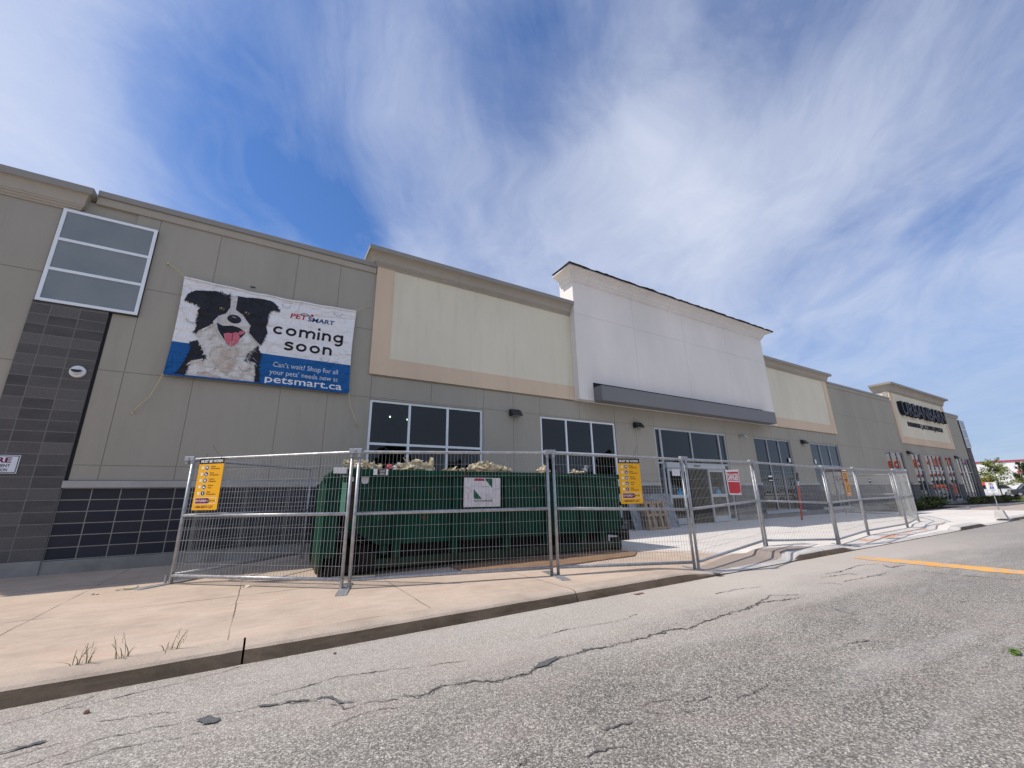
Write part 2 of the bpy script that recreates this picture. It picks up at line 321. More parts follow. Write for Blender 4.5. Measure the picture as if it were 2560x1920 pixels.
m = MatB('worn_green_paint', 0.7, 0.12)
g1 = m.ramp(m.noise(1.4, 6, 0.6), (0.3, 0.0), (0.7, 1.0))
c = m.mix(g1, (0.001, 0.026, 0.015), (0.003, 0.060, 0.033))
ch = m.ramp(m.noise(3.2, 9, 0.72, 1.2, sc=(1, 1, 0.8)), (0.60, 0.0), (0.64, 1.0))
gr_ = m.ramp(m.noise(1.1, 8, 0.7, 0.8, sc=(3.5, 1, 0.5)), (0.48, 0.0), (0.66, 1.0)); c = m.mix(m.math('MULTIPLY', gr_, 0.55), c, (0.014, 0.022, 0.016))
c = m.mix(m.math('MULTIPLY', ch, 0.9), c, (0.075, 0.040, 0.028))
c2_ = m.ramp(m.noise(6.5, 8, 0.7, 0.5, sc=(1, 1, 0.4)), (0.62, 0.0), (0.66, 1.0))
c = m.mix(m.math('MULTIPLY', c2_, 0.45), c, (0.025, 0.11, 0.07))
x = m.xyz()
rz = m.ramp(m.math('ADD', x[2], m.math('MULTIPLY', m.noise(4, 6, 0.7), 0.5)), (0.34, 1.0), (0.60, 0.0))
c = m.mix(m.math('MULTIPLY', rz, 0.7), c, (0.055, 0.040, 0.025))
m.col(c); m.bump(m.noise(12, 6, 0.7), 0.35, 0.012); M_green = m.m
M_dkst = simple('black_steel_and_void_shade', (0.016, 0.013, 0.011), 0.85, 0.2, var=0.4, scale=6)  # near black; on the skids it stands in for shade under the body
M_rust = simple('rusty_steel', (0.055, 0.030, 0.020), 0.85, 0.2, var=0.5, scale=6, bump=0.6, bscale=25)
M_lgreen = simple('sunlit_green_paint', (0.16, 0.42, 0.28), 0.6, 0.3, var=0.2)  # brighter green with sunlight painted into the colour
m = MatB('torn_insulation', 0.95, 0.1)
m.col(m.mix(m.ramp(m.noise(14, 6, 0.7), (0.35, 0.0), (0.65, 1.0)), (0.36, 0.28, 0.16), (0.76, 0.68, 0.49))); m.bump(m.noise(30, 5, 0.7), 0.8, 0.02); M_insul = m.m
M_paper = simple('white_paper', (0.78, 0.76, 0.74), 0.8, var=0.05)
M_redpaper = simple('red_wrapper', (0.62, 0.12, 0.12), 0.7, var=0.15, scale=20)
M_foil = simple('silver_foil_bag', (0.35, 0.36, 0.38), 0.3, 0.5, 0.5, 0.4, 20)
M_card = simple('brown_cardboard', (0.25, 0.155, 0.095), 0.9, 0.1, var=0.15, scale=4)
M_plank = simple('pale_wood', (0.52, 0.42, 0.30), 0.85, 0.2, var=0.2, scale=9)
m = MatB('weathered_pallet_wood', 0.88, 0.2)
wv = m.ramp(m.noise(7, 6, 0.6, 0.4, sc=(6, 6, 0.7)), (0.3, 0.0), (0.7, 1.0))
m.col(m.mix(wv, (0.22, 0.155, 0.105), (0.50, 0.38, 0.27))); m.bump(m.noise(30, 4, sc=(5, 5, 0.5)), 0.4, 0.006); M_pallet = m.m
m = MatB('mottled_grey_board', 0.8, 0.2)
m.col(m.mix(m.ramp(m.noise(3.5, 7, 0.7, 0.8), (0.35, 0.0), (0.65, 1.0)), (0.16, 0.165, 0.175), (0.34, 0.35, 0.365))); m.bump(m.noise(12, 5), 0.3, 0.01); M_board = m.m

# ------------------------------------------------------------------ mesh helpers
class MB:
    def __init__(s): s.v = []; s.f = []; s.m = []
    def add(s, vs, fs, mi=0):
        b = len(s.v); s.v += [tuple(v) for v in vs]; s.f += [tuple(b+i for i in f) for f in fs]; s.m += [mi]*len(fs); return s
    def box(s, x0, x1, y0, y1, z0, z1, mi=0):
        vs = [(x, y, z) for x in (x0, x1) for y in (y0, y1) for z in (z0, z1)]
        return s.add(vs, [(0,1,3,2), (4,6,7,5), (0,4,5,1), (2,3,7,6), (0,2,6,4), (1,5,7,3)], mi)
    def hexa(s, bot, top, mi=0):          # two quads, same winding (ccw seen from top)
        return s.add(list(bot)+list(top), [(3,2,1,0), (4,5,6,7), (0,1,5,4), (1,2,6,5), (2,3,7,6), (3,0,4,7)], mi)
    def tube(s, pts, r, n=8, mi=0, cap=True, r1=None):
        pts = [Vector(p) for p in pts]; rings = []; prev = None
        for i, p in enumerate(pts):
            d = (pts[min(i+1, len(pts)-1)] - pts[max(i-1, 0)]).normalized()
            a = prev if prev is not None else (Vector((0,0,1)) if abs(d.z) < 0.9 else Vector((1,0,0)))
            a = (a - d*a.dot(d)).normalized(); prev = a; b = d.cross(a)
            rr = r if r1 is None else r + (r1-r)*i/(len(pts)-1)
            rings.append([p + (a*math.cos(2*math.pi*k/n+math.pi/n) + b*math.sin(2*math.pi*k/n+math.pi/n))*rr for k in range(n)])
        vs = [q for g_ in rings for q in g_]; fs = []
        for i in range(len(rings)-1):
            for k in range(n):
                fs.append((i*n+k, i*n+(k+1)%n, (i+1)*n+(k+1)%n, (i+1)*n+k))
        if cap: fs.append(tuple(range(n-1, -1, -1))); fs.append(tuple((len(rings)-1)*n+k for k in range(n)))
        return s.add(vs, fs, mi)
    def lathe(s, c, prof, n=20, mi=0):     # prof [(r,z)]
        vs = [(c[0]+r*math.cos(2*math.pi*k/n), c[1]+r*math.sin(2*math.pi*k/n), c[2]+z) for r, z in prof for k in range(n)]; fs = []
        for i in range(len(prof)-1):
            for k in range(n): fs.append((i*n+k, i*n+(k+1)%n, (i+1)*n+(k+1)%n, (i+1)*n+k))
        return s.add(vs, fs, mi)
    def poly(s, pts3, mi=0):
        t = tessellate_polygon([[Vector(p) for p in pts3]])
        return s.add(pts3, [tuple(q) for q in t], mi)
    def sweep(s, path, prof, mi=0):        # path: list of (x,y,outx,outy) corners; prof: (out,z)
        n = len(prof); vs = []
        for (x, y, ox, oy) in path: vs += [(x+ox*o, y+oy*o, z) for o, z in prof]
        fs = [(i*n+k, (i+1)*n+k, (i+1)*n+k+1, i*n+k+1) for i in range(len(path)-1) for k in range(n-1)]
        return s.add(vs, fs, mi)
    def build(s, name, mats, parent=None, smooth=False, bevel=0.0):
        me = bpy.data.meshes.new(name); me.from_pydata(s.v, [], s.f)
        if not isinstance(mats, (list, tuple)): mats = [mats]
        for q in mats: me.materials.append(q)
        me.polygons.foreach_set('material_index', s.m)
        if smooth: me.polygons.foreach_set('use_smooth', [True]*len(s.f))
        me.validate(); me.update()
        o = bpy.data.objects.new(name, me); COL.objects.link(o)
        if parent is not None: o.parent = parent
        if bevel:
            b = o.modifiers.new('bevel', 'BEVEL'); b.width = bevel; b.segments = 2; b.limit_method = 'ANGLE'
        return o
def tag(o, label=None, cat=None, group=None, kind=None):
    if label: o['label'] = label
    if cat: o['category'] = cat
    if group: o['group'] = group
    if kind: o['kind'] = kind
    return o
def thing(name, label, cat, loc=(0,0,0), rz=0.0, group=None):
    o = bpy.data.objects.new(name, None); COL.objects.link(o); o.location = loc; o.rotation_euler = (0, 0, rz)
    return tag(o, label, cat, group)
def copy_tree(o, parent=None):
    c = o.copy(); COL.objects.link(c); c.parent = parent
    for ch in o.children: copy_tree(ch, c)
    return c
def text_geo(s, bold=0.0, extrude=0.0, res=3):
    cu = bpy.data.curves.new('t', 'FONT'); cu.body = s; cu.size = 1.0; cu.offset = bold; cu.extrude = extrude; cu.resolution_u = res
    ob = bpy.data.objects.new('t', cu); me = bpy.data.meshes.new_from_object(ob)
    vs = [v.co.copy() for v in me.vertices]; fs = [tuple(p.vertices) for p in me.polygons]
    bpy.data.objects.remove(ob); bpy.data.meshes.remove(me); bpy.data.curves.remove(cu)
    return vs, fs
class Plane2:
    """Flat artwork on a plane: origin, u and v axes, layers lie 1 mm apart."""
    def __init__(s, o, u, v, step=0.0012, warp=None):
        s.o = Vector(o); s.u = Vector(u).normalized(); s.v = Vector(v).normalized(); s.n = s.u.cross(s.v); s.mb = MB(); s.step = step; s.warp = warp
    inplane = None
    def P(s, u, v, L): 
        if s.inplane: u, v = s.inplane(u, v)
        w = s.warp(u, v) if s.warp else 0.0
        return tuple(s.o + s.u*u + s.v*v + s.n*(L*s.step + w))
    def poly(s, pts, mi, L): s.mb.poly([s.P(a, b, L) for a, b in pts], mi)
    def rect(s, u0, u1, v0, v1, mi, L): s.mb.add([s.P(u0, v0, L), s.P(u1, v0, L), s.P(u1, v1, L), s.P(u0, v1, L)], [(0, 1, 2, 3)], mi)
    def frame(s, u0, u1, v0, v1, w, mi, L):
        s.rect(u0, u1, v0, v0+w, mi, L); s.rect(u0, u1, v1-w, v1, mi, L); s.rect(u0, u0+w, v0+w, v1-w, mi, L); s.rect(u1-w, u1, v0+w, v1-w, mi, L)
    def ell(s, cu, cv, ru, rv_, mi, L, n=24, rot=0.0):
        pts = []
        for k in range(n):
            a = 2*math.pi*k/n; x_, y_ = ru*math.cos(a), rv_*math.sin(a)
            pts.append((cu + x_*math.cos(rot)-y_*math.sin(rot), cv + x_*math.sin(rot)+y_*math.cos(rot)))
        s.mb.add([s.P(a, b, L) for a, b in pts], [tuple(range(n))], mi)
    def ring(s, cu, cv, ru, rv_, w, mi, L, a0=0, a1=2*math.pi, n=28):
        vs = []
        for k in range(n+1):
            a = a0 + (a1-a0)*k/n; vs += [s.P(cu+ru*math.cos(a), cv+rv_*math.sin(a), L), s.P(cu+(ru-w)*math.cos(a), cv+(rv_-w)*math.sin(a), L)]
        s.mb.add(vs, [(2*k, 2*k+1, 2*k+3, 2*k+2) for k in range(n)], mi)
    def stroke(s, pts, w, mi, L):
        pts = [Vector(q) for q in pts]; vs = []
        for i, q in enumerate(pts):
            d = (pts[min(i+1, len(pts)-1)]-pts[max(0, i-1)]).normalized(); nn = Vector((-d.y, d.x))*w/2
            vs += [s.P(q.x+nn.x, q.y+nn.y, L), s.P(q.x-nn.x, q.y-nn.y, L)]
        s.mb.add(vs, [(2*i, 2*i+1, 2*i+3, 2*i+2) for i in range(len(pts)-1)], mi)
    def geo(s, word, u0, v0, xh, gap, w, mi, L, tilt=0.0, sx=1.0):
        """round geometric lettering drawn with strokes, xh = x height"""
        arc = lambda cx, cy, r, a0, a1, n=18: [(cx+r*math.cos(R(a0+(a1-a0)*k/n)), cy+r*math.sin(R(a0+(a1-a0)*k/n))) for k in range(n+1)]
        h = w/2/xh; r = 0.5-h; x_ = 0.0; G = {
         'o': (1.02, [arc(.51, .5, r, 0, 360, 28)]), 'c': (0.92, [arc(.51, .5, r, 42, 318, 22)]),
         'n': (0.90, [[(h, 0), (h, 1)], arc(.45, .55, .45-h, 180, 0)+[(.90-h, 0)]]),
         'm': (1.50, [[(h, 0), (h, 1)], arc(.43, .59, .41-h*.5-.04, 180, 0)+[(.75, 0)], arc(1.12, .59, .41-h*.5-.04, 180, 0)+[(1.5-h, 0)]]),
         'i': (2*h, [[(h, 0), (h, 1)], [(h, 1.22), (h, 1.22+2.4*h)]]),
         'g': (1.0, [arc(.49, .5, r, 0, 360, 28), [(1.0-h, 1), (1.0-h, .0)]+arc(.52, -.02, .48-h, 0, -140)]),
         's': (0.80, [[(.74, .80), (.60, .90), (.42, .93), (.24, .90), (.13, .78), (.14, .66), (.26, .58), (.44, .53), (.62, .46), (.71, .35), (.68, .20), (.54, .10), (.36, .07), (.18, .10), (.05, .20)]])}
        for k, ch in enumerate(word):
            wd, st = G[ch]
            for j, pl in enumerate(st):
                s.stroke([(u0+(x_+a)*xh*sx, v0+b*xh+tilt*(x_+a)*xh) for a, b in pl], w, mi, L+0.1*j)
            x_ += wd + gap
        return x_*xh
    def text(s, t, u0, u1, v0, v1, mi, L, bold=0.0, slant=0.0, extrude=0.0):
        vs, fs = text_geo(t, bold, 1.0 if extrude else 0.0)
        if not vs: return
        ax, bx = min(v.x for v in vs), max(v.x for v in vs); ay, by = min(v.y for v in vs), max(v.y for v in vs)
        out = []
        for v in vs:
            a = u0 + (v.x-ax)/(bx-ax)*(u1-u0); b = v0 + (v.y-ay)/(by-ay)*(v1-v0); a += slant*(b-v0)
            out.append(tuple(Vector(s.P(a, b, L)) + s.n*((v.z+1)/2*extrude if extrude else 0)))
        s.mb.add(out, fs, mi)

# ------------------------------------------------------------------ ground
def sstep(a, b, x_):
    t = min(1, max(0, (x_-a)/(b-a))); return t*t*(3-2*t)
def kerb_h(x_):
    h = 1 - sstep(5.3, 6.9, x_)
    h = max(h, sstep(8.62, 8.95, x_)*(1-sstep(10.6, 11.5, x_)))
    h = max(h, sstep(18.5, 18.9, x_)*(1-sstep(20.9, 21.7, x_)))
    h = max(h, sstep(24.2, 25.4, x_))
    return h
def gz(x_, y_):
    d = 1 - kerb_h(x_)
    return -0.118*d*(1 - sstep(4.5, 6.2, y_)) if y_ < 6.2 else 0.0
def frange(a, b, st_):
    r_ = []; 
    while a < b-1e-6: r_.append(a); a += st_
    return r_ + [b]
mb = MB(); mb.add([(-3000,-3000,-0.19), (3000,-3000,-0.19), (3000,3000,-0.19), (-3000,3000,-0.19)], [(0,1,2,3)])
tag(mb.build('ground', M_ground), kind='structure')
mb = MB(); mb.add([(-40,-45,-0.13), (100,-45,-0.13), (100,4.36,-0.13), (-40,4.36,-0.13)], [(0,1,2,3)])
tag(mb.build('road', M_road), kind='structure')
# sidewalk as one height field
xs = frange(-14, 5.2, 0.4) + frange(5.3, 12, 0.1) + frange(12.2, 33, 0.3)
ys = [4.62] + frange(4.7, 6.3, 0.1) + [7.4, 8.6, 9.7, 10.7]
mb = MB(); nx, ny = len(xs), len(ys)
mb.add([(a, b, gz(a, b) + 0.004*noise.noise(Vector((a*0.7, b*0.7, 0)))*(1 if b < 6.3 else 0)) for a in xs for b in ys],
       [(i*ny+j, (i+1)*ny+j, (i+1)*ny+j+1, i*ny+j+1) for i in range(nx-1) for j in range(ny-1)])
tag(mb.build('sidewalk', M_side, smooth=True), kind='structure')
# kerb with rounded nose, cast in lengths with open joints
mb = MB(); segs = [(-14, -3.5), (-3.486, 0.018), (0.034, 3.50), (3.514, 7.0), (7.012, 8.58), (8.592, 9.95), (9.965, 11.5), (11.512, 15.0), (15.012, 18.5), (18.512, 18.85), (18.862, 21.9), (21.912, 33)]
prof = [(4.625, 0.0), (4.475, -0.001), (4.432, -0.005), (4.402, -0.015), (4.380, -0.034), (4.366, -0.08), (4.345, -0.16)]
for (a, b) in segs:
    q = frange(a, b, 0.12); vs = []
    for t in q:
        h = kerb_h(t); wob = 0.006*noise.noise(Vector((t*2.1, 0, 3.0)))
        for (yy, z_) in prof:
            base_ = gz(t, 4.62)
            zz_ = base_ + z_*(h if z_ > -0.14 else 1) + 0.003*noise.noise(Vector((t*5, yy*9, 1)))
            e = min(t-a, b-t); r_ = 0.012 if e < 0.03 else 0
            vs.append((t, yy + wob + (r_ if yy < 4.45 else 0), max(zz_, -0.28)))
    n = len(prof); k = len(q)
    fs = [(i*n+j, i*n+j+1, (i+1)*n+j+1, (i+1)*n+j) for i in range(k-1) for j in range(n-1)] + [tuple(range(n-1, -1, -1)), tuple((k-1)*n+j for j in range(n))]
    mb.add(vs, fs)
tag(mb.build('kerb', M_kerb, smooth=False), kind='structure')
# cracks, as thin dark ribbons lying on the asphalt
CR=[[(-1.17,4.05),(-1.05,4.09),(-0.95,4.16),(-0.79,4.29)],
[(-0.94,4.11),(-0.7,4.14),(-0.38,4.19),(-0.08,4.26),(0.03,4.3)],
[(-1.05,3.7),(-0.92,3.65)],
[(-0.86,3.4),(-0.7,3.48),(-0.61,3.52),(-0.37,3.5),(-0.17,3.47)],
[(-0.18,3.47),(-0.07,3.48),(0.16,3.45),(0.4,3.37),(0.48,3.31)],
[(-0.7,3.3),(-0.53,3.34),(-0.35,3.33),(-0.12,3.27)],
[(-0.69,3.78),(-0.55,3.76),(-0.27,3.66)],
[(0.22,3.61),(0.44,3.61),(0.64,3.66),(1.08,3.56)],
[(0.5,2.94),(0.63,2.99),(0.79,2.99),(0.91,2.94)],
[(0.46,3.29),(0.59,3.2),(0.6,3.11),(0.72,3.15),(0.94,3.06)],
[(-1.0,3.55),(-0.87,3.58),(-0.75,3.59)],
[(1.07,3.53),(1.21,3.5),(1.4,3.46),(1.59,3.4)],
[(2.32,3.55),(2.68,3.59),(3.32,3.51),(3.71,3.57)],
[(5.19,3.66),(5.66,3.65),(6.09,3.55)],
[(0.95,3.09),(1.12,3.04),(1.24,3.09),(1.45,3.04),(1.58,2.96),(1.74,2.93),(1.92,2.96),(2.11,3.01),(2.37,3.04),(2.64,3.03),(2.9,3.01),(3.1,2.99),(3.34,3.01),(3.5,3.02),(3.69,2.96),(4.07,2.99),(4.46,3.04),(4.68,3.02),(5.18,3.1),(5.55,3.0),(5.84,2.95)],
[(1.46,1.9),(1.57,1.94),(1.65,1.95),(1.78,1.89)],
[(1.22,2.05),(1.32,2.09),(1.41,2.09)],
[(1.75,2.06),(1.83,2.07),(2.0,2.03)],
[(2.15,2.13),(2.29,2.15),(2.48,2.02),(2.64,1.96)],
[(2.13,2.09),(2.19,2.0),(2.32,1.96),(2.36,1.89)],
[(2.7,1.88),(2.9,1.86),(3.12,1.89)],
[(5.18,3.1),(5.66,3.2),(5.99,3.02)],
[(6.89,3.18),(7.07,3.13),(7.1,2.99)],
[(7.38,3.39),(7.71,3.33),(8.05,3.28),(8.07,3.16)],
[(7.77,3.49),(8.13,3.43),(9.09,3.52),(9.54,3.38)],
[(7.33,3.06),(7.86,3.02),(8.58,2.98)],
[(8.03,3.0),(8.27,2.96),(8.33,2.87)],
[(9.45,3.31),(9.21,3.12),(9.66,3.08)],
[(5.61,2.54),(5.52,2.37),(5.53,2.22)],
[(5.7,2.15),(5.82,2.07)],
[(7.05,1.83),(7.24,1.76)],
[(4.41,1.96),(4.65,1.86),(4.68,1.8)],
[(9.17,2.74),(9.15,2.35),(9.29,1.69)]]
mb = MB(); rnd = random.Random(3)
def ribbon(pl, w, z_, mi, jit=0.018):
    pts = []
    for i in range(len(pl)-1):
        a, b = Vector(pl[i]), Vector(pl[i+1]); L = (b-a).length; n = max(2, int(L/0.022))
        d = (b-a).normalized(); nn = Vector((-d.y, d.x))
        for k in range(n):
            p = a + (b-a)*k/n
            pts.append(p + nn*jit*(noise.noise(Vector((p.x*9, p.y*9, 0)))*1.3 + rnd.uniform(-0.6, 0.6)))
    pts.append(Vector(pl[-1])); vs = []
    for i, p in enumerate(pts):
        d = (pts[min(i+1, len(pts)-1)] - pts[max(0, i-1)]).normalized(); nn = Vector((-d.y, d.x))
        ww = w*(0.35 + 0.65*abs(noise.noise(Vector((p.x*4, p.y*4, 7)))*2.2))*(0.15 if i in (0, len(pts)-1) else 1)*rnd.uniform(0.35, 1.5)
        vs += [(*(p+nn*ww), z_), (*(p-nn*ww), z_)]
    mb.add(vs, [(2*i, 2*i+1, 2*i+3, 2*i+2) for i in range(len(pts)-1)], mi)
for i, c_ in enumerate(CR):
    main = len(c_) > 12
    ribbon(c_, 0.009 if main else 0.0044*(1+max(0, c_[0][0]-3)*0.3), -0.1265 + 0.0001*i, 0)
    if main: ribbon(c_, 0.0075, -0.1263 + 0.0001*i, 0, 0.05)
ribbon([(0.14,3.46),(0.26,3.42),(0.36,3.41),(0.44,3.37)], 0.014, -0.1228, 1, 0.012); ribbon([(0.44,3.36),(0.50,3.37),(0.56,3.33),(0.60,3.22),(0.68,3.19)], 0.017, -0.1226, 1, 0.012); ribbon([(-1.05,3.62),(-0.95,3.64),(-0.86,3.66)], 0.018, -0.1224, 1, 0.01)
for k, pl in enumerate([[(-0.17,3.47),(-0.12,3.485),(-0.05,3.41),(-0.06,3.36),(-0.13,3.38)], [(1.92,2.96),(2.02,3.04),(2.21,3.08),(2.2,3.03),(2.06,2.97)]]):
    q = []
    for i in range(len(pl)):
        a, b = Vector(pl[i]), Vector(pl[(i+1) % len(pl)])
        for t in range(6): p = a+(b-a)*t/6; q.append((p.x+rnd.uniform(-.011,.011), p.y+rnd.uniform(-.011,.011), -0.1215+0.0002*k))
    mb.poly(q, 1)
tag(mb.build('road_cracks', [M_crack, M_seal]), kind='structure')
# yellow line
mb = MB(); n = 220; vs = []
for i in range(n+1):
    t = i/n; y_ = 3.92 - t*9.5; xl = 9.88 + 0.05*noise.noise(Vector((0, y_*3, 0))) + 0.05*noise.noise(Vector((0, y_*14, 0))); xr = 10.38 + 0.06*noise.noise(Vector((5, y_*3, 0))) + 0.07*noise.noise(Vector((5, y_*14, 0)))
    if i < 6: xl += 0.10*(1-i/6); xr -= 0.12*(1-i/6)
    vs += [(xl, y_, -0.1255), (xr, y_, -0.1255)]
mb.add(vs, [(2*i, 2*i+2, 2*i+3, 2*i+1) for i in range(n)])
tag(mb.build('road_marking', M_yellow), kind='structure')
# tan driveway and kerbed beds further down the building
mb = MB(); mb.poly([(27.5,4.30,-0.112), (100,4.30,-0.112), (100,8.9,-0.112), (54,8.7,-0.112), (34,9.2,-0.112), (29.7,8.5,-0.112)][::1], 0)
tag(mb.build('driveway', M_drive), kind='structure')

# ------------------------------------------------------------------ the long retail building
B = thing('retail_building', 'long low retail building of taupe stucco with a tall white entrance block and parapets', 'store building')
YF = 10.6
OPEN = [(2.11,5.34,0.27,3.64), (7.42,10.68,0.27,3.64), (12.75,17.33,0.0,3.64), (19.56,22.82,0.27,3.64), (24.90,28.13,0.27,3.64),
        (34.8,37.9,0.30,3.62), (39.4,41.2,0.30,3.62), (42.1,45.8,0.30,3.62), (46.5,48.3,0.30,3.62), (49.5,53.2,0.30,3.62)]
mb = MB()
def cut(x0, x1, z0, z1, holes):
    out = [(x0, x1, z0, z1)]
    for (a, b, c_, d) in holes:
        nw = []
        for (p, q, r_, s_) in out:
            if b <= p or a >= q or d <= r_ or c_ >= s_: nw.append((p, q, r_, s_)); continue
            if a > p: nw.append((p, a, r_, s_))
            if b < q: nw.append((b, q, r_, s_))
            xa, xb = max(a, p), min(b, q)
            if c_ > r_: nw.append((xa, xb, r_, c_))
            if d < s_: nw.append((xa, xb, d, s_))
        out = nw
    return [o for o in out if o[1]-o[0] > 0.02 and o[3]-o[2] > 0.02]
def panels(xj, zj, g=0.006):
    for i in range(len(xj)-1):
        for j in range(len(zj)-1):
            for (a, b, c_, d) in cut(xj[i], xj[i+1], zj[j], zj[j+1], OPEN):
                mb.box(a, b, YF+0.012, YF+0.30, c_, d, 0)
                ga = g if abs(a-xj[i]) < 1e-6 else 0; gb = g if abs(b-xj[i+1]) < 1e-6 else 0
                gc = g if abs(c_-zj[j]) < 1e-6 else 0; gd = g if abs(d-zj[j+1]) < 1e-6 else 0
                mb.box(a+ga, b-gb, YF, YF+0.0125, c_+gc, d-gd, 0)
V1 = [-3.05, -2.66, -1.55, 0.08, 1.09, 2.10]
panels(V1, [1.57, 1.85, 3.68, 5.53, 7.25])
panels([-7.5, -5.6, -4.16], [1.57, 1.85, 3.70, 5.50, 7.25])
mb.box(-4.16, -3.05, YF+0.03, YF+0.30, 0.0, 7.25, 0)
V2 = [2.10, 3.73, 5.37, 6.39, 7.41, 9.05, 10.69, 11.72, 12.74, 15.04, 17.34, 18.38, 19.53, 21.18, 22.85, 23.86, 24.88, 26.52, 28.15]
panels(V2, [1.57, 1.85, 3.68, 4.26])
mb.box(2.10, 28.15, YF+0.03, YF+0.30, 4.26, 7.6, 0)
panels([28.15, 31.4, 34.7, 38.1], [1.57, 3.66, 5.55, 7.25]); mb.box(38.1, 49.9, YF+0.03, YF+0.3, 4.3, 8.2, 0)
panels([38.1, 41.7, 46.0, 49.9], [1.57, 3.66, 4.3]); panels([49.9, 53.25], [1.57, 3.66, 5.55, 7.25])
for (a, b, c_, d) in cut(2.10, 53.25, 0.0, 1.57, OPEN) + [(-7.5, 2.10, 0.0, 1.57)]:
    mb.box(a, b, YF+0.04, YF+0.30, c_, d, 0)
wall = mb.build('wall', M_wall, B)
# roof, back and end walls (also close the interior)
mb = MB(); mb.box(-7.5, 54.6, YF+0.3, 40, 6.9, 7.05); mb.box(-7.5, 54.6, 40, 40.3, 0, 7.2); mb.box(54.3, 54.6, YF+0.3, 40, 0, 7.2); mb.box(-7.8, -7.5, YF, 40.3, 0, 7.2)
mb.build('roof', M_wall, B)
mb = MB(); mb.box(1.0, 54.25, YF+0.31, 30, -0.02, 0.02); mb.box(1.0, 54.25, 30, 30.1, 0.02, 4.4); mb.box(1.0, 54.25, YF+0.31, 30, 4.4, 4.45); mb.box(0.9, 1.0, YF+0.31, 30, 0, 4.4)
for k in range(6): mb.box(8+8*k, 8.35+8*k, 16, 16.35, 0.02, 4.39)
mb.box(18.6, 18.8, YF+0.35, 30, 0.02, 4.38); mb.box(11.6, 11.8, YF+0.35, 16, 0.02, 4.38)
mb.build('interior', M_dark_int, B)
mb = MB(); i_ = 0
for (lx, ly) in [(4.1, 16.5), (4.9, 16.8), (4.4, 13.6), (5.6, 12.6), (9.6, 14.6), (12.9, 15.4), (6.6, 14), (14.6, 19)]:
    mb = MB(); mb.lathe((lx, ly, 4.34), [(0.001, 0), (0.024, 0.0), (0.027, 0.03), (0.027, 0.06)], 10)
    mb.build('ceiling_light', M_emit, B)

# block base wall, sill course and plinth
def base_wall(x0, x1, mat, plinth=True, zt=1.44):
    mb = MB(); mb.box(x0, x1, YF-0.02, YF+0.04, 0.20, zt); mb.build('block_base', mat, B)
    mb = MB(); mb.box(x0-0.0, x1, YF-0.075, YF+0.03, zt, 1.565); mb.build('sill_course', M_sill, B, bevel=0.006)
    mb = MB(); mb.box(x0, x1, YF-0.06, YF+0.035, -0.1, 0.215); mb.build('plinth', M_plinth, B, bevel=0.008)
base_wall(-3.0925, 2.08, M_block)
for a, b in ((5.37, 7.39), (10.71, 12.72), (17.36, 19.53), (22.85, 24.87), (28.16, 34.77), (37.93, 39.37), (41.23, 42.07), (45.83, 46.47), (48.33, 49.47)):
    base_wall(a, b, M_block if a < 6 else M_blockg)
# corner pillars of charcoal block with glazed boxes above
def pillar(x0, x1, z1):
    mb = MB(); mb.box(x0, x1, YF-0.05, YF+0.02, 0.20, z1); mb.box(x0, x1, YF-0.0, YF+0.28, 0.20, z1)
    p = mb.build('block_pillar', M_pillar, B)
    mb = MB(); mb.box(x0-0.01, x1+0.005, YF-0.09, YF+0.0, -0.1, 0.235); mb.build('plinth', M_plinth, B, bevel=0.008)
    mb = MB(); mb.box(x1+0.002, x1+0.045, YF-0.004, YF+0.05, 1.45, z1); mb.build('sealant_joint', M_darkgap, B)
pillar(-4.155, -3.095, 4.90); pillar(53.25, 54.5, 4.9)
mb = MB(); mb.box(-7.5, -4.17, YF-0.05, YF+0.04, 0.2, 1.44); mb.build('block_base', M_pillar, B)
mb = MB(); mb.box(-7.5, -4.17, YF-0.085, YF+0.02, -0.1, 0.22); mb.build('plinth', M_plinth, B)
def glazed_box(x0, x1, z0, z1, yf):
    w = 0.058
    mb = MB(); mb.box(x0+0.01, x1, yf+0.02, YF+0.05, z0-0.02, z1-0.01); mb.build('glazed_box_backing', M_black, B)
    mb = MB(); mb.box(x0, x0+w, yf, yf+0.03, z0, z1); mb.box(x1-w, x1, yf, yf+0.03, z0, z1)
    zs = [z0 + (z1-z0-w)*k/3 for k in range(4)]
    for i, z_ in enumerate(zs): mb.box(x0+w, x1-w, yf+(0.0 if i in (0, 3) else 0.002), yf+0.03, z_, z_+w)
    fr = mb.build('window_frame', M_alu, B)
    for k in range(3):
        mb = MB(); mb.box(x0+w, x1-w, yf+0.014, yf+0.0195, zs[k]+w, zs[k+1]); mb.build('frosted_pane', M_frost, fr)
glazed_box(-4.13, -2.66, 4.89, 6.92, YF-0.075)
glazed_box(53.3, 54.62, 4.6, 7.10, YF-0.10)

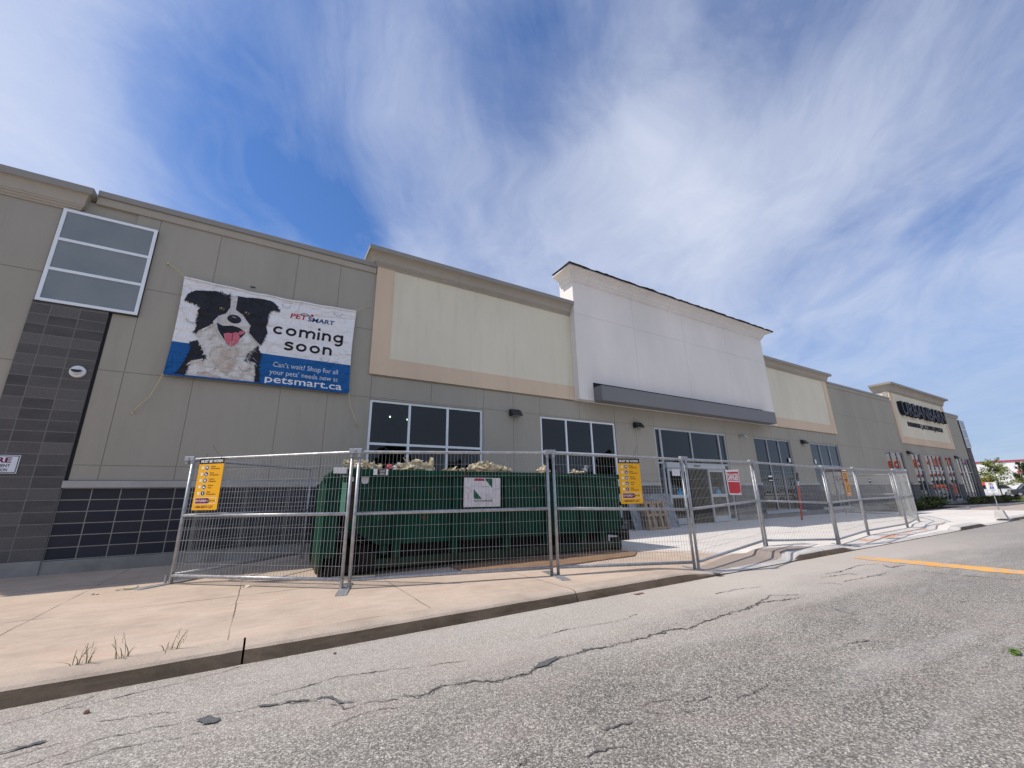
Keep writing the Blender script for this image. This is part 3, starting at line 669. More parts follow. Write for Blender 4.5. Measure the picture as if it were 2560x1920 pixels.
# parapet band and metal coping
def parapet(x0, x1, zt=7.53):
    mb = MB(); mb.box(x0, x1, YF-0.035, YF+0.3, zt-0.31, zt-0.135); mb.build('parapet_band', M_band, B)
    mb = MB(); mb.box(x0-0.001, x1+0.001, YF-0.07, YF+0.34, zt-0.132, zt-0.005); mb.box(x0+0.002, x1-0.002, YF-0.045, YF+0.31, zt-0.14, zt-0.131, 0)
    mb.build('parapet_coping', M_coping, B)
parapet(-3.72, 2.0); parapet(28.42, 38.02); parapet(50.0, 53.6)
def cornice(x0, x1, yf, yb, prof, mat, mat2=None, metal=0.13, name='cornice', ends=(1, 1)):
    """moulded cornice wrapped round three sides"""
    e0, e1 = ends; path = [(x0, yb, -e0, 0), (x0, yf, -e0, -1), (x1, yf, e1, -1), (x1, yb, e1, 0)]
    mb = MB(); mb.sweep(path, prof)
    o_, zt = prof[-1]
    mb.poly([(x0-o_*e0, yb, zt), (x0-o_*e0, yf-o_, zt), (x1+o_*e1, yf-o_, zt), (x1+o_*e1, yb, zt)])
    mb.add([(p[0]+p[2]*o, p[1]+p[3]*o, z_) for p in (path[0],) for o, z_ in prof] + [(x0, yb, prof[-1][1])], [tuple(range(len(prof)+1))])
    mb.add([(p[0]+p[2]*o, p[1]+p[3]*o, z_) for p in (path[3],) for o, z_ in prof] + [(x1, yb, prof[-1][1])], [tuple(range(len(prof)+1))])
    c_ = mb.build(name, mat, B)
    if mat2:
        mb = MB(); mb.sweep(path, [(o_+0.012, zt-0.02), (o_+0.02, zt-0.02), (o_+0.02, zt+metal), (0.0, zt+metal+0.01)]); mb.build('parapet_coping', mat2, B)
    return c_
def cove(z0, z1, o0, o1, n=8):
    return [(o0 + (o1-o0)*(1-math.cos(math.pi/2*k/n)), z0 + (z1-z0)*math.sin(math.pi/2*k/n)) for k in range(n+1)]
PT = lambda zb, zt, om: [(0.0, zb), (0.035, zb), (0.035, zb+0.045), (0.06, zb+0.05), (0.06, zb+0.085), (0.085, zb+0.09), (0.085, zb+0.12)] + cove(zb+0.12, zt, 0.10, om) 
# left end cornice
cornice(-8, -3.95, YF+0.0, YF+0.4, [(0.0, 6.93), (0.03, 6.93), (0.03, 6.97), (0.055, 6.98), (0.055, 7.02), (0.08, 7.03), (0.08, 7.07)] + cove(7.07, 7.33, 0.09, 0.17), M_corn, M_coping, 0.13)
# beige framed sign towers
def tower(x0, x1, zb, zt, lf=True, rf=True, zc=None, fw=0.48):
    mb = MB(); mb.box(x0+0.01, x1-0.01, YF-0.035, YF+0.5, zb+0.01, zt); mb.build('sign_panel', M_cream, B)
    mb = MB(); mb.box(x0, x1, YF-0.055, YF+0.03, zb, zb+fw)
    if lf: mb.box(x0, x0+fw, YF-0.055, YF+0.03, zb+fw, zt)
    if rf: mb.box(x1-fw, x1, YF-0.055, YF+0.03, zb+fw, zt)
    mb.build('sign_border', M_beige, B)
    for ok, a, b in ((lf, x0, x0+0.5), (rf, x1-0.5, x1)):
        if ok: mb = MB(); mb.box(a, b, YF+0.031, YF+0.5, 7.3, zt-0.01); mb.build('sign_tower_side', M_cream, B)
tower(2.02, 8.95, 4.30, 7.46, True, False); cornice(2.02, 8.848, YF-0.04, YF+0.47, PT(7.44, 7.80, 0.27), M_corn, M_coping, 0.11, ends=(1, 0))
tower(21.2, 28.35, 4.30, 7.46, False, True); cornice(21.282, 28.35, YF-0.04, YF+0.47, PT(7.44, 7.80, 0.27), M_corn, M_coping, 0.11, ends=(0, 1))
tower(38.15, 49.9, 4.28, 8.15, True, True, fw=0.5); cornice(38.15, 49.9, YF-0.04, YF+0.9, PT(7.98, 8.5, 0.38), M_corn, M_coping, 0.12)
# white entrance block
YW = 10.3; XA, XB = 8.85, 21.28
mb = MB(); mb.box(XA+0.01, XB-0.01, YW+0.012, 11.05, 4.29, 8.95)
zj = [4.29, 7.47, 8.95]; xj = [XA, 11.86, 14.95, 18.05, XB]
for i in range(4):
    for j in range(2):
        g = 0.005; mb.box(xj[i]+(g if i else 0), xj[i+1]-(g if i < 3 else 0), YW, YW+0.013, zj[j]+(g if j else 0), zj[j+1]-(0 if j else g))
for xx, dd in ((XA, 1), (XB, -1)): mb.box(min(xx, xx+dd*0.011), max(xx, xx+dd*0.011), YW+0.0135, 11.05, 4.29, 8.95)
mb.build('entrance_block', M_white, B)
cornice(XA, XB, YW, 10.95, [(0.0, 8.74), (0.04, 8.74), (0.045, 8.78), (0.075, 8.79), (0.075, 8.83), (0.10, 8.85), (0.10, 8.87)] + cove(8.87, 9.06, 0.12, 0.37) + [(0.40, 9.07), (0.42, 9.12)], M_fresh)
# loose roofing felt on top
mb = MB(); n = 90; top = []; low = []
rn = random.Random(11); vs = []
for i in range(n+1):
    t = i/n; x_ = XA-0.44 + (XB-XA+0.93)*t
    o = 0.455 + 0.03*noise.noise(Vector((x_*1.3, 0, 0))) + rn.uniform(-.01, .02); z_ = 9.135 + 0.04*abs(noise.noise(Vector((x_*0.9, 4, 0))))
    vs += [(x_, YW-o, z_-0.035-0.02*rn.random()), (x_, YW-o+0.02, z_+0.03+0.035*rn.random()), (x_, YW+0.2, z_+0.05), (x_, 10.95, z_+0.05)]
fs = [(4*i+k, 4*i+4+k, 4*i+5+k, 4*i+1+k) for i in range(n) for k in range(3)]
fs += [(0, 1, 2, 3), (4*n+3, 4*n+2, 4*n+1, 4*n)]
mb.add(vs, fs); mb.box(XA-0.40, XB+0.44, YW-0.3, 10.93, 9.10, 9.135)
mb.build('roofing_felt', M_tar, B)
# grey canopy band
mb = MB(); CX0, CX1 = 9.50, 20.48; y0 = 9.89
mb.box(CX0, CX1, y0, YW+0.0, 4.23, 4.76); mb.build('entrance_canopy', M_canopy, B, bevel=0.008)
mb = MB(); mb.box(CX0, CX1-0.3, YW-0.012, YW+0.005, 4.7, 4.94); mb.box(CX0+0.02, CX1-0.02, y0+0.02, YW-0.012, 4.762, 4.775); mb.build('canopy_flashing', M_darkgap, B)


# windows: frame with mullions and a transom, panes behind
def window(x0, x1, z0, z1, cols, rows, yf=YF+0.035, fw=0.055, mat=M_alu, gl=M_glass, sill=True):
    mb = MB(); d = 0.075
    mb.box(x0, x0+fw, yf, yf+d, z0, z1); mb.box(x1-fw, x1, yf, yf+d, z0, z1)
    mb.box(x0+fw, x1-fw, yf+0.001, yf+d, z1-fw, z1); mb.box(x0+fw, x1-fw, yf+0.001, yf+d, z0, z0+fw)
    for c_ in cols: mb.box(c_-fw/2, c_+fw/2, yf+0.002, yf+d, z0+fw, z1-fw)
    xc = [x0+fw] + [v for c_ in cols for v in (c_-fw/2, c_+fw/2)] + [x1-fw]
    for r_ in rows:
        for k in range(0, len(xc), 2): mb.box(xc[k], xc[k+1], yf+0.004, yf+d, r_-fw/2, r_+fw/2)
    w = mb.build('window_frame', mat, B)
    mb = MB(); mb.add([(x0+0.02, yf+0.045, z0+0.02), (x1-0.02, yf+0.045, z0+0.02), (x1-0.02, yf+0.045, z1-0.02), (x0+0.02, yf+0.045, z1-0.02)], [(0, 1, 2, 3)])
    mb.build('pane', gl, w)
    if sill:
        mb = MB(); mb.box(x0-0.12, x1+0.12, YF-0.10, yf+0.02, z0-0.075, z0-0.002); mb.build('window_sill', M_alug, w)
window(2.11, 5.34, 0.27, 3.635, [3.16, 4.25], [2.50], fw=0.06)
window(7.42, 10.68, 0.27, 3.635, [8.47, 9.58], [2.50], fw=0.06)
window(19.56, 22.82, 0.27, 3.635, [20.7, 21.75], [2.45], fw=0.05, mat=M_alug)
window(24.90, 28.13, 0.27, 3.635, [25.95, 27.05], [2.45], fw=0.05, mat=M_alug)
for (a, b) in ((34.8, 37.9), (39.4, 41.2), (42.1, 45.8), (46.5, 48.3), (49.5, 53.2)):
    nn_ = 3 if b-a > 3.3 else (2 if b-a > 2.5 else 1)
    window(a, b, 0.30, 3.62, [a + (b-a)*(k+1)/(nn_+1) for k in range(nn_)], [2.45], fw=0.06, mat=M_alug, sill=False)
for (a, b) in ((2.1, 5.35), (7.4, 10.7), (19.5, 22.9), (24.85, 28.2), (34.77, 37.93), (39.37, 41.23), (42.07, 45.83), (46.47, 48.33), (49.47, 53.23)):
    mb = MB(); mb.box(a, b, YF-0.05, YF+0.2, -0.1, 0.19); mb.build('plinth', M_plinth, B)
# entrance: transom glazing, header and sliding doors
E_ = MB(); yd = YF+0.02
for (a, b) in ((12.75, 12.81), (13.04, 13.13), (16.79, 16.87), (17.27, 17.33)): E_.box(a, b, yd, yd+0.1, 0.0, 3.64)
for (a, b) in ((12.81, 13.04), (13.13, 16.79), (16.87, 17.27)): E_.box(a, b, yd+0.001, yd+0.1, 3.57, 3.64); E_.box(a, b, yd+0.001, yd+0.1, 2.42, 2.49)
E_.box(14.90, 14.96, yd+0.002, yd+0.1, 2.49, 3.57)
E_.box(12.81, 13.04, yd+0.001, yd+0.1, 2.26, 2.32); E_.box(16.87, 17.27, yd+0.001, yd+0.1, 2.26, 2.32)
for (a, b) in ((12.81, 13.04), (16.87, 17.27)): E_.box(a, b, yd+0.001, yd+0.1, 0.0, 0.1)
ef = E_.build('entrance_frame', M_alum, B)
mb = MB(); mb.add([(12.8, yd+0.05, 2.48), (17.3, yd+0.05, 2.48), (17.3, yd+0.05, 3.6), (12.8, yd+0.05, 3.6)], [(0,1,2,3)])
mb.add([(12.8, yd+0.05, 0.08), (13.06, yd+0.05, 0.08), (13.06, yd+0.05, 2.3), (12.8, yd+0.05, 2.3)], [(0,1,2,3)])
mb.add([(16.85, yd+0.05, 0.08), (17.3, yd+0.05, 0.08), (17.3, yd+0.05, 2.3), (16.85, yd+0.05, 2.3)], [(0,1,2,3)])
mb.add([(13.12, yd+0.05, 2.31), (16.8, yd+0.05, 2.31), (16.8, yd+0.05, 2.42), (13.12, yd+0.05, 2.42)], [(0,1,2,3)])
mb.build('pane', M_glass, ef)
mb = MB(); mb.box(13.12, 16.80, yd-0.12, yd+0.08, 2.10, 2.31); hd = mb.build('door_header', M_alum, B, bevel=0.006)
mb = MB(); mb.box(14.72, 15.12, yd-0.135, yd-0.119, 2.17, 2.225); mb.build('door_sensor', M_black, hd)
def leaf(x0, x1, y, lbl=None):
    mb = MB(); w = 0.085; t = 0.05
    mb.box(x0, x0+w, y, y+t, 0.02, 2.09); mb.box(x1-w, x1, y, y+t, 0.02, 2.09)
    for (a, b) in ((0.02, 0.25), (0.98, 1.10), (1.98, 2.09)): mb.box(x0+w, x1-w, y+0.001, y+t, a, b)
    d = mb.build('sliding_door', M_alum, B)
    mb = MB(); mb.add([(x0+w, y+0.025, 0.24), (x1-w, y+0.025, 0.24), (x1-w, y+0.025, 2.0), (x0+w, y+0.025, 2.0)], [(0,1,2,3)]); mb.build('pane', M_glassc, d)
    mb = MB(); mb.box((x0+x1)/2-0.14, (x0+x1)/2+0.14, y+0.012, y+0.022, 1.10, 1.22); mb.box((x0+x1)/2-0.07, (x0+x1)/2+0.06, y+0.010, y+0.0215, 1.22, 1.30); mb.build('blue_door_sticker', M_bluet, d)
    return d
M_bluet = simple('blue_sticker', (0.02, 0.25, 0.50), 0.5)
dl = leaf(13.18, 14.36, yd-0.07); leaf(15.66, 16.74, yd-0.07)
mb = MB(); mb.box(13.40, 13.86, yd-0.085, yd-0.076, 1.80, 2.07); mb.build('paper_notice', M_paper, dl)
# small stickers on the far windows
for a in (22.45, 25.1): mb = MB(); mb.box(a, a+0.18, YF+0.028, YF+0.034, 2.55, 2.75); mb.build('window_sticker', M_paper, B)
# wedge shaped wall lamps
def wall_lamp(x, z0=3.53, z1=3.74, w=0.36):
    mb = MB(); a, b = x-w/2, x+w/2
    yb, yt = YF-0.26, YF-0.10
    mb.hexa([(a, yb, z0), (b, yb, z0), (b, YF, z0), (a, YF, z0)], [(a, yt, z1), (b, yt, z1), (b, YF, z1), (a, YF, z1)])
    l_ = mb.build('wall_lamp', M_black, B, bevel=0.01)
    mb = MB(); mb.box(a+0.05, b-0.05, YF-0.22, YF-0.05, z0-0.006, z0-0.001); mb.build('lamp_lens', M_alug, l_)
for x in (6.42, 11.78, 24.1, 38.9, 49.4): wall_lamp(x, w=0.36 if x < 30 else 0.6)
mb = MB(); mb.tube([(18.42, YF, 3.62), (18.42, YF-0.12, 3.60)], 0.035, 8); mb.tube([(18.42, YF-0.12, 3.66), (18.5, YF-0.30, 3.52)], 0.055, 10); mb.build('wall_device', M_alug, B, smooth=True)  # small camera-like device on the wall, gives no light
# dome camera on the pillar
mb = MB(); n = 24
def dome(cx, cz, prof, mi):
    vs = [(cx + r_*math.cos(2*math.pi*k/n), y_, cz + r_*math.sin(2*math.pi*k/n)) for r_, y_ in prof for k in range(n)]
    mb.add(vs, [(i*n+k, i*n+(k+1) % n, (i+1)*n+(k+1) % n, (i+1)*n+k) for i in range(len(prof)-1) for k in range(n)] + [tuple((len(prof)-1)*n+k for k in range(n))], mi)
dome(-3.29, 3.58, [(0.115, YF-0.05), (0.115, YF-0.085), (0.10, YF-0.10), (0.075, YF-0.105)], 0)
dome(-3.29, 3.575, [(0.07, YF-0.10), (0.065, YF-0.13), (0.045, YF-0.155), (0.02, YF-0.165)], 0)
hd_ = [(-3.29+0.07*math.cos(math.pi+math.pi*k/12), 3.60+0.055*math.sin(math.pi+math.pi*k/12)) for k in range(13)]
mb.add([(a, YF-0.172, b) for a, b in hd_], [tuple(range(13))], 1); mb.add([(a, y_, b) for a, b in hd_ for y_ in (YF-0.172, YF-0.10)], [(2*k, 2*k+1, 2*k+3, 2*k+2) for k in range(12)] + [(24, 25, 1, 0)], 1)
mb.build('security_camera', [M_whitep, M_black], B)
# connection sign on the pillar
M_sgn = simple('white_sign_face', (0.70, 0.74, 0.78), 0.5, var=0.04); M_maroon = simple('maroon_lettering', (0.16, 0.01, 0.07), 0.6); M_greyd = simple('grey_lettering', (0.07, 0.05, 0.08), 0.6)
p = Plane2((0, YF-0.065, 0), (1, 0, 0), (0, 0, 1))
p.mb.box(-4.24, -3.695, YF-0.064, YF-0.052, 1.685, 1.995, 0)
p.frame(-4.23, -3.705, 1.695, 1.985, 0.012, 3, 1)
p.text('FIRE', -4.09, -3.79, 1.865, 1.955, 1, 1, 0.03); p.text('DEPARTMENT', -4.15, -3.79, 1.79, 1.84, 2, 1, 0.02); p.text('CONNECTION', -4.14, -3.81, 1.72, 1.77, 2, 1, 0.02)
p.mb.build('connection_sign', [M_sgn, M_maroon, M_greyd, M_greyd], B)
mb = MB(); mb.box(-0.83, -0.73, YF-0.02, YF+0.001, 6.055, 6.075); mb.build('wall_vent', M_black, B)
# lettering of the far shop
M_letter = simple('dark_letter_face', (0.065, 0.065, 0.07), 0.5); M_letdk = simple('navy_letter', (0.012, 0.012, 0.022), 0.5)
p = Plane2((0, YF-0.04, 0), (1, 0, 0), (0, 0, 1))
p.text('URBANBARN', 39.25, 48.7, 6.35, 7.38, 0, 1, 0.02, extrude=0.26); p.mb.build('shop_name_letters', [M_letdk], B)
p = Plane2((0, YF-0.04, 0), (1, 0, 0), (0, 0, 1))
p.text('FURNITURE | ACCENTS | DESIGN', 40.3, 47.9, 5.50, 5.95, 0, 1, 0.0, extrude=0.04); p.mb.build('shop_tagline_letters', [M_letdk], B)

# ------------------------------------------------------------------ banner
DOG = {
 'headL':[(-1.97,5.40),(-1.93,5.56),(-1.81,5.67),(-1.60,5.72),(-1.45,5.76),(-1.35,5.75),(-1.19,5.73),(-1.16,5.69),(-1.16,5.61),(-1.14,5.42),(-1.22,5.24),(-1.36,5.13),(-1.41,5.02),(-1.51,4.84),(-1.65,4.73),(-1.71,4.70),(-1.68,4.86),(-1.72,4.98),(-1.68,5.11),(-1.72,5.21),(-1.68,5.29),(-1.72,5.36),(-1.81,5.38),(-1.90,5.39)],
 'headR':[(-1.03,5.75),(-0.87,5.76),(-0.70,5.80),(-0.51,5.80),(-0.36,5.79),(-0.25,5.72),(-0.16,5.57),(-0.28,5.57),(-0.35,5.55),(-0.40,5.40),(-0.37,5.24),(-0.40,5.12),(-0.35,4.97),(-0.40,4.79),(-0.44,4.64),(-0.57,4.74),(-0.70,4.90),(-0.71,5.06),(-0.79,5.15),(-0.88,5.29),(-1.03,5.37),(-1.06,5.55)],
 'muzzle':[(-1.17,5.69),(-1.03,5.74),(-1.03,5.56),(-1.03,5.39),(-0.88,5.30),(-0.79,5.17),(-0.70,5.06),(-0.72,4.95),(-0.81,4.82),(-0.83,4.63),(-0.97,4.48),(-1.09,4.52),(-1.24,4.69),(-1.34,4.87),(-1.41,5.02),(-1.33,5.17),(-1.20,5.26),(-1.14,5.42),(-1.15,5.61)],
 'mouth':[(-1.34,5.00),(-1.22,4.95),(-1.04,4.99),(-0.92,4.97),(-0.80,4.90),(-0.78,4.85),(-0.82,4.77),(-0.88,4.68),(-0.92,4.55),(-1.01,4.52),(-1.10,4.56),(-1.20,4.69),(-1.29,4.83)],
 'tongue':[(-1.18,4.76),(-1.11,4.80),(-1.03,4.80),(-0.97,4.84),(-0.90,4.84),(-0.87,4.73),(-0.88,4.61),(-0.94,4.53),(-0.99,4.49),(-1.07,4.51),(-1.14,4.61)],
 'gum':[(-0.90,4.88),(-0.80,4.92),(-0.80,4.85),(-0.86,4.79),(-0.90,4.80)],
 'chest':[(-1.65,4.73),(-1.52,4.85),(-1.36,4.96),(-1.24,4.69),(-1.09,4.52),(-0.97,4.48),(-0.83,4.63),(-0.71,4.92),(-0.57,4.74),(-0.50,4.67),(-0.54,4.53),(-0.63,4.38),(-0.70,4.20),(-0.53,4.18),(-0.46,3.99),(-0.44,3.76),(-0.45,3.695),(-1.71,3.69),(-1.69,3.81),(-1.67,4.05),(-1.48,4.11),(-1.43,4.23),(-1.52,4.36),(-1.60,4.52)],
 'bodyL':[(-1.75,4.45),(-1.62,4.53),(-1.50,4.33),(-1.41,4.14),(-1.59,4.10),(-1.66,4.06),(-1.69,3.82),(-1.70,3.69),(-1.88,3.685),(-1.82,3.81),(-1.76,4.00),(-1.72,4.20),(-1.69,4.38)],
 'bodyR':[(-0.55,4.53),(-0.48,4.60),(-0.47,4.51),(-0.40,4.39),(-0.41,4.29),(-0.43,4.15),(-0.40,4.00),(-0.36,3.695),(-0.46,3.695),(-0.45,3.89),(-0.49,4.12),(-0.54,4.17),(-0.70,4.20),(-0.65,4.38)],
}
YB = YF - 0.10
def bn(name, c, rough=0.55, var=0.0, tan=None):
    m = MatB(name, rough, 0.3); a = c
    if tan:
        f = m.ramp(m.noise(3.2, 7, 0.7, 0.6, sc=(1.6, 1, 0.8)), (0.38, 0.0), (0.62, 1.0)); a = m.mix(f, c, tan)
        f2 = m.ramp(m.noise(16, 5, 0.7, 0.5, sc=(1.8, 1, 0.35)), (0.35, 0.0), (0.65, 1.0)); a = m.mix(m.math('MULTIPLY', f2, 0.30), a, mul(tan, 0.62))
    m.col(a)
    w1 = m.noise(1.1, 3, 0.5, 1.2, sc=(1.2, 1, 0.8)); w2 = m.noise(3.5, 4, 0.5, 0.8, sc=(0.7, 1, 1.6))
    m.bump(m.math('ADD', w1, m.math('MULTIPLY', w2, 0.45)), 0.8, 0.30); return m.m
MB_w = bn('white_banner_vinyl', (0.86, 0.84, 0.84)); MB_b = bn('blue_banner_print', (0.005, 0.105, 0.33)); MB_k = bn('black_fur_print', (0.012, 0.012, 0.018), tan=(0.022, 0.022, 0.032))
MB_f = bn('white_fur_print', (0.84, 0.82, 0.79), tan=(0.66, 0.60, 0.54)); MB_m = bn('muzzle_print', (0.78, 0.76, 0.76), tan=(0.62, 0.59, 0.59)); MB_t = bn('tongue_print', (0.72, 0.19, 0.24), tan=(0.60, 0.14, 0.18))
MB_r = bn('red_logo_print', (0.50, 0.015, 0.035)); MB_n = bn('navy_logo_print', (0.01, 0.055, 0.19)); MB_x = bn('black_text_print', (0.012, 0.008, 0.012)); MB_e = bn('amber_eye_print', (0.20, 0.16, 0.07))
MB_tan = bn('tan_fur_print', (0.54, 0.44, 0.36), tan=(0.72, 0.65, 0.58)); MB_lb = bn('pale_text_print', (0.62, 0.66, 0.72)); MB_g = bn('slit_shadow_print', (0.30, 0.29, 0.32))
def edge_sag(x_):            # slight scallop along top and bottom
    return 0.0
def bwarp(u, v):             # real folds, shared by every layer
    c0 = ((u+2.06)/3.63, (v-3.69)/2.26)
    d = 0.018*math.sin(3.1*c0[0]*math.pi)*math.exp(-((c0[1]-1)/0.35)**2) + 0.012*math.sin(2*math.pi*(c0[0]*1.3+c0[1]*0.7))
    return d + 0.02*(1 - abs(2*c0[0]-1))*(1 - abs(2*c0[1]-1))
banner = thing('banner', 'large printed vinyl banner with a black and white dog and coming soon lettering', 'banner')
p = Plane2((0, YB, 0), (1, 0, 0), (0, 0, 1), 0.0022, None)

def pull(u, v):               # cloth sagging between its four tied corners
    a = (u+2.045)/3.605; b = (v-3.69)/2.25; sa = math.sin(math.pi*min(1, max(0, a))); sb = math.sin(math.pi*min(1, max(0, b)))
    return u + 0.028*sb*(1-2*a), v - 0.050*sa*b**2 + 0.012*sa*(1-b)**2 + 0.010*math.sin(a*31)*b**4*sa
p.inplane = pull
rn = random.Random(5)
def gridrect(u0, u1, v0, v1, mi, L, nu=40, nv=24, top=None):
    vs = []; 
    for i in range(nu+1):
        for j in range(nv+1):
            u = u0+(u1-u0)*i/nu; v = v0+(v1-v0)*j/nv
            vs.append(p.P(u, v, L))
    p.mb.add(vs, [(i*(nv+1)+j, (i+1)*(nv+1)+j, (i+1)*(nv+1)+j+1, i*(nv+1)+j+1) for i in range(nu) for j in range(nv)], mi)
U0, U1, W0, W1 = -2.045, 1.56, 3.69, 5.94
gridrect(U0, U1, W0, W1, 0, 0); gridrect(U0, U1, W0, 4.43, 1, 1, 40, 10)
def densify(pl, st=0.05):
    o = []
    for i in range(len(pl)):
        a, b = Vector(pl[i]), Vector(pl[(i+1) % len(pl)]); n = max(1, int((b-a).length/st))
        o += [tuple(a+(b-a)*k/n) for k in range(n)]
    return o
cl_ = lambda a, b: (min(max(a, U0+.004), U1-.004), min(max(b, W0+.004), W1-.004))
def fur(pl, amp, mi, L, st=0.022, droop=0.5):
    """filled outline plus separate tapering hair strokes along its edge"""
    p.poly([cl_(*q_) for q_ in densify(pl)], mi, L)
    q = densify(pl, st); n = len(q)
    ar = sum(q[i][0]*q[(i+1) % n][1]-q[(i+1) % n][0]*q[i][1] for i in range(n)); sg = 1 if ar > 0 else -1
    for i in range(n):
        a, b = Vector(q[i-1]), Vector(q[(i+1) % n]); d = (b-a).normalized(); nn = Vector((d.y, -d.x))*sg; c = Vector(q[i])
        k = amp*rn.choice((0.3, 0.5, 0.8, 1.2))*(0.4+abs(noise.noise(Vector((c.x*4, c.y*4, 2))))*1.8)
        tip = c + nn*k*0.8 + Vector((0, -amp*droop*rn.uniform(.3, 1.2))) + d*rn.uniform(-.3, .3)*k
        w_ = st*rn.uniform(.5, .9); l_ = L + 0.15 + 0.1*(i % 5)
        p.mb.add([p.P(*cl_(*(c-d*w_-nn*.012)), l_), p.P(*cl_(*(c+d*w_-nn*.012)), l_), p.P(*cl_(*tip), l_)], [(0, 1, 2)], mi)
K, FU, MZ, TG, EY, TN = 2, 3, 4, 5, 9, 10
fur(DOG['chest'], 0.06, FU, 3); fur(DOG['bodyL'], 0.045, K, 4); fur(DOG['bodyR'], 0.045, K, 4)
tanp = [(-1.30,4.40),(-1.18,4.50),(-1.05,4.42),(-0.93,4.44),(-0.84,4.50),(-0.86,4.34),(-0.88,4.19),(-0.90,4.00),(-0.98,3.83),(-1.10,3.92),(-1.20,4.06),(-1.28,4.14),(-1.34,4.25)]
fur(tanp, 0.07, TN, 5)
tanq = [(-1.50,3.80),(-1.37,3.85),(-1.20,3.79),(-1.04,3.74),(-0.87,3.78),(-0.72,3.77),(-0.83,3.715),(-1.07,3.705),(-1.34,3.72)]
fur(tanq, 0.03, TN, 5)
fur(DOG['headL'], 0.052, K, 6); fur(DOG['headR'], 0.052, K, 6)
fur(DOG['muzzle'], 0.010, MZ, 7)
p.ell(-1.17, 5.07, 0.13, 0.070, 3, 7.5, 20, -0.5); p.ell(-0.86, 5.02, 0.10, 0.060, 3, 7.5, 20, 0.3)
p.poly(densify(DOG['mouth']), K, 8); p.poly(densify(DOG['tongue']), TG, 9); p.poly(DOG['gum'], TG, 9)
p.poly(densify([(-1.02,4.80),(-1.005,4.80),(-0.995,4.62),(-1.01,4.62)]), 6, 10)
p.ell(-1.03, 5.155, 0.135, 0.105, K, 9, 24, -0.1); p.ell(-1.04, 5.20, 0.045, 0.014, 12, 10, 16, -0.1)
for (ex, ez) in ((-1.29, 5.355), (-0.81, 5.365)):
    p.ell(ex, ez, 0.052, 0.036, EY, 8, 18, -0.15); p.ell(ex, ez, 0.028, 0.030, K, 9, 16); p.ell(ex-0.012, ez+0.014, 0.010, 0.009, 0, 10, 10)
for i in range(120):         # loose hairs over the chest
    a = rn.uniform(-1.55, -0.55); b = rn.uniform(3.85, 4.75)
    if not (-1.45+0.2*(4.7-b) < a < -0.55): continue
    l = rn.uniform(0.05, 0.12); w = 0.006; dx = (a+1.0)*0.25*l/0.1
    p.mb.add([p.P(a-w, b, 10), p.P(a+w, b, 10), p.P(a+dx, b-l, 10)], [(0, 1, 2)], FU if i % 3 else TN)
for (x0_, y0_, x1_, y1_) in ((-1.60, 4.72, -1.43, 4.25), (-0.55, 4.66, -0.68, 4.22), (-1.45, 4.12, -1.68, 4.0), (-0.66, 4.20, -0.5, 4.17), (-1.36, 4.98, -1.62, 4.74), (-0.74, 4.90, -0.56, 4.72)):
    for i in range(26):         # white strands lying over the dark coat
        t = rn.random(); a = x0_+(x1_-x0_)*t; b = y0_+(y1_-y0_)*t; sg_ = -1 if a < -1.02 else 1; l = rn.uniform(.05, .13)
        p.mb.add([p.P(a-.012, b+.01, 8.3+0.02*i), p.P(a+.012, b-.01, 8.3+0.02*i), p.P(a+sg_*l*.55, b-l*.8, 8.3+0.02*i)], [(0, 1, 2)], FU)
for i in range(60):
    a = rn.uniform(-1.62, -0.45); b = rn.uniform(4.62, 5.5)
    if abs(a+1.02) < 0.42: continue
    p.mb.add([p.P(a-.005, b, 10), p.P(a+.005, b, 10), p.P(a+(a+1.0)*0.06, b-.09, 10)], [(0, 1, 2)], 14)
p.text('PET', 0.075, 0.425, 5.45, 5.58, 6, 2, 0.022, 0.12); p.text('SMART', 0.46, 1.065, 5.435, 5.555, 7, 2, 0.022, 0.12)
p.ell(0.545, 5.61, 0.033, 0.033, 6, 3); p.ring(0.39, 5.48, 0.15, 0.15, 0.016, 7, 3, 0.9, 2.3); p.ring(0.46, 5.49, 0.10, 0.10, 0.02, 7, 3, 0.9, 1.8)
p.geo('coming', -0.25, 4.965, 0.208, 0.20, 0.054, 8, 2, 0.015, 1.15); p.geo('soon', 0.03, 4.60, 0.208, 0.20, 0.054, 8, 2, 0.015, 1.18)
p.text('Can\u2019t wait? Shop for all', -0.14, 1.275, 4.105, 4.265, 11, 2, 0.006)
p.text('your pets\u2019 needs now at', -0.19, 1.29, 3.915, 4.075, 11, 2, 0.006)
p.text('petsmart.ca', -0.26, 1.385, 3.695, 3.90, 0, 2, 0.010)
for (cu, cv, r_) in ((-1.79, 4.99, 0.10), (-1.27, 5.80, 0.10), (-0.04, 5.79, 0.10), (1.13, 5.80, 0.10), (0.95, 4.52, 0.10), (-0.68, 4.06, 0.11)):
    if cu == -0.68: p.ell(cu, cv, r_*0.93, r_*0.93, 3, 11, 22)
    p.ring(cu, cv, r_, r_, 0.010, 12, 11.5, math.pi*1.02, math.pi*1.98, 18)
me = p.mb.build('banner_sheet', [MB_w, MB_b, MB_k, MB_f, MB_m, MB_t, MB_r, MB_n, MB_x, MB_e, MB_tan, MB_lb, MB_g, MB_w, bn('fur_sheen_print', (0.05, 0.05, 0.065))], banner)
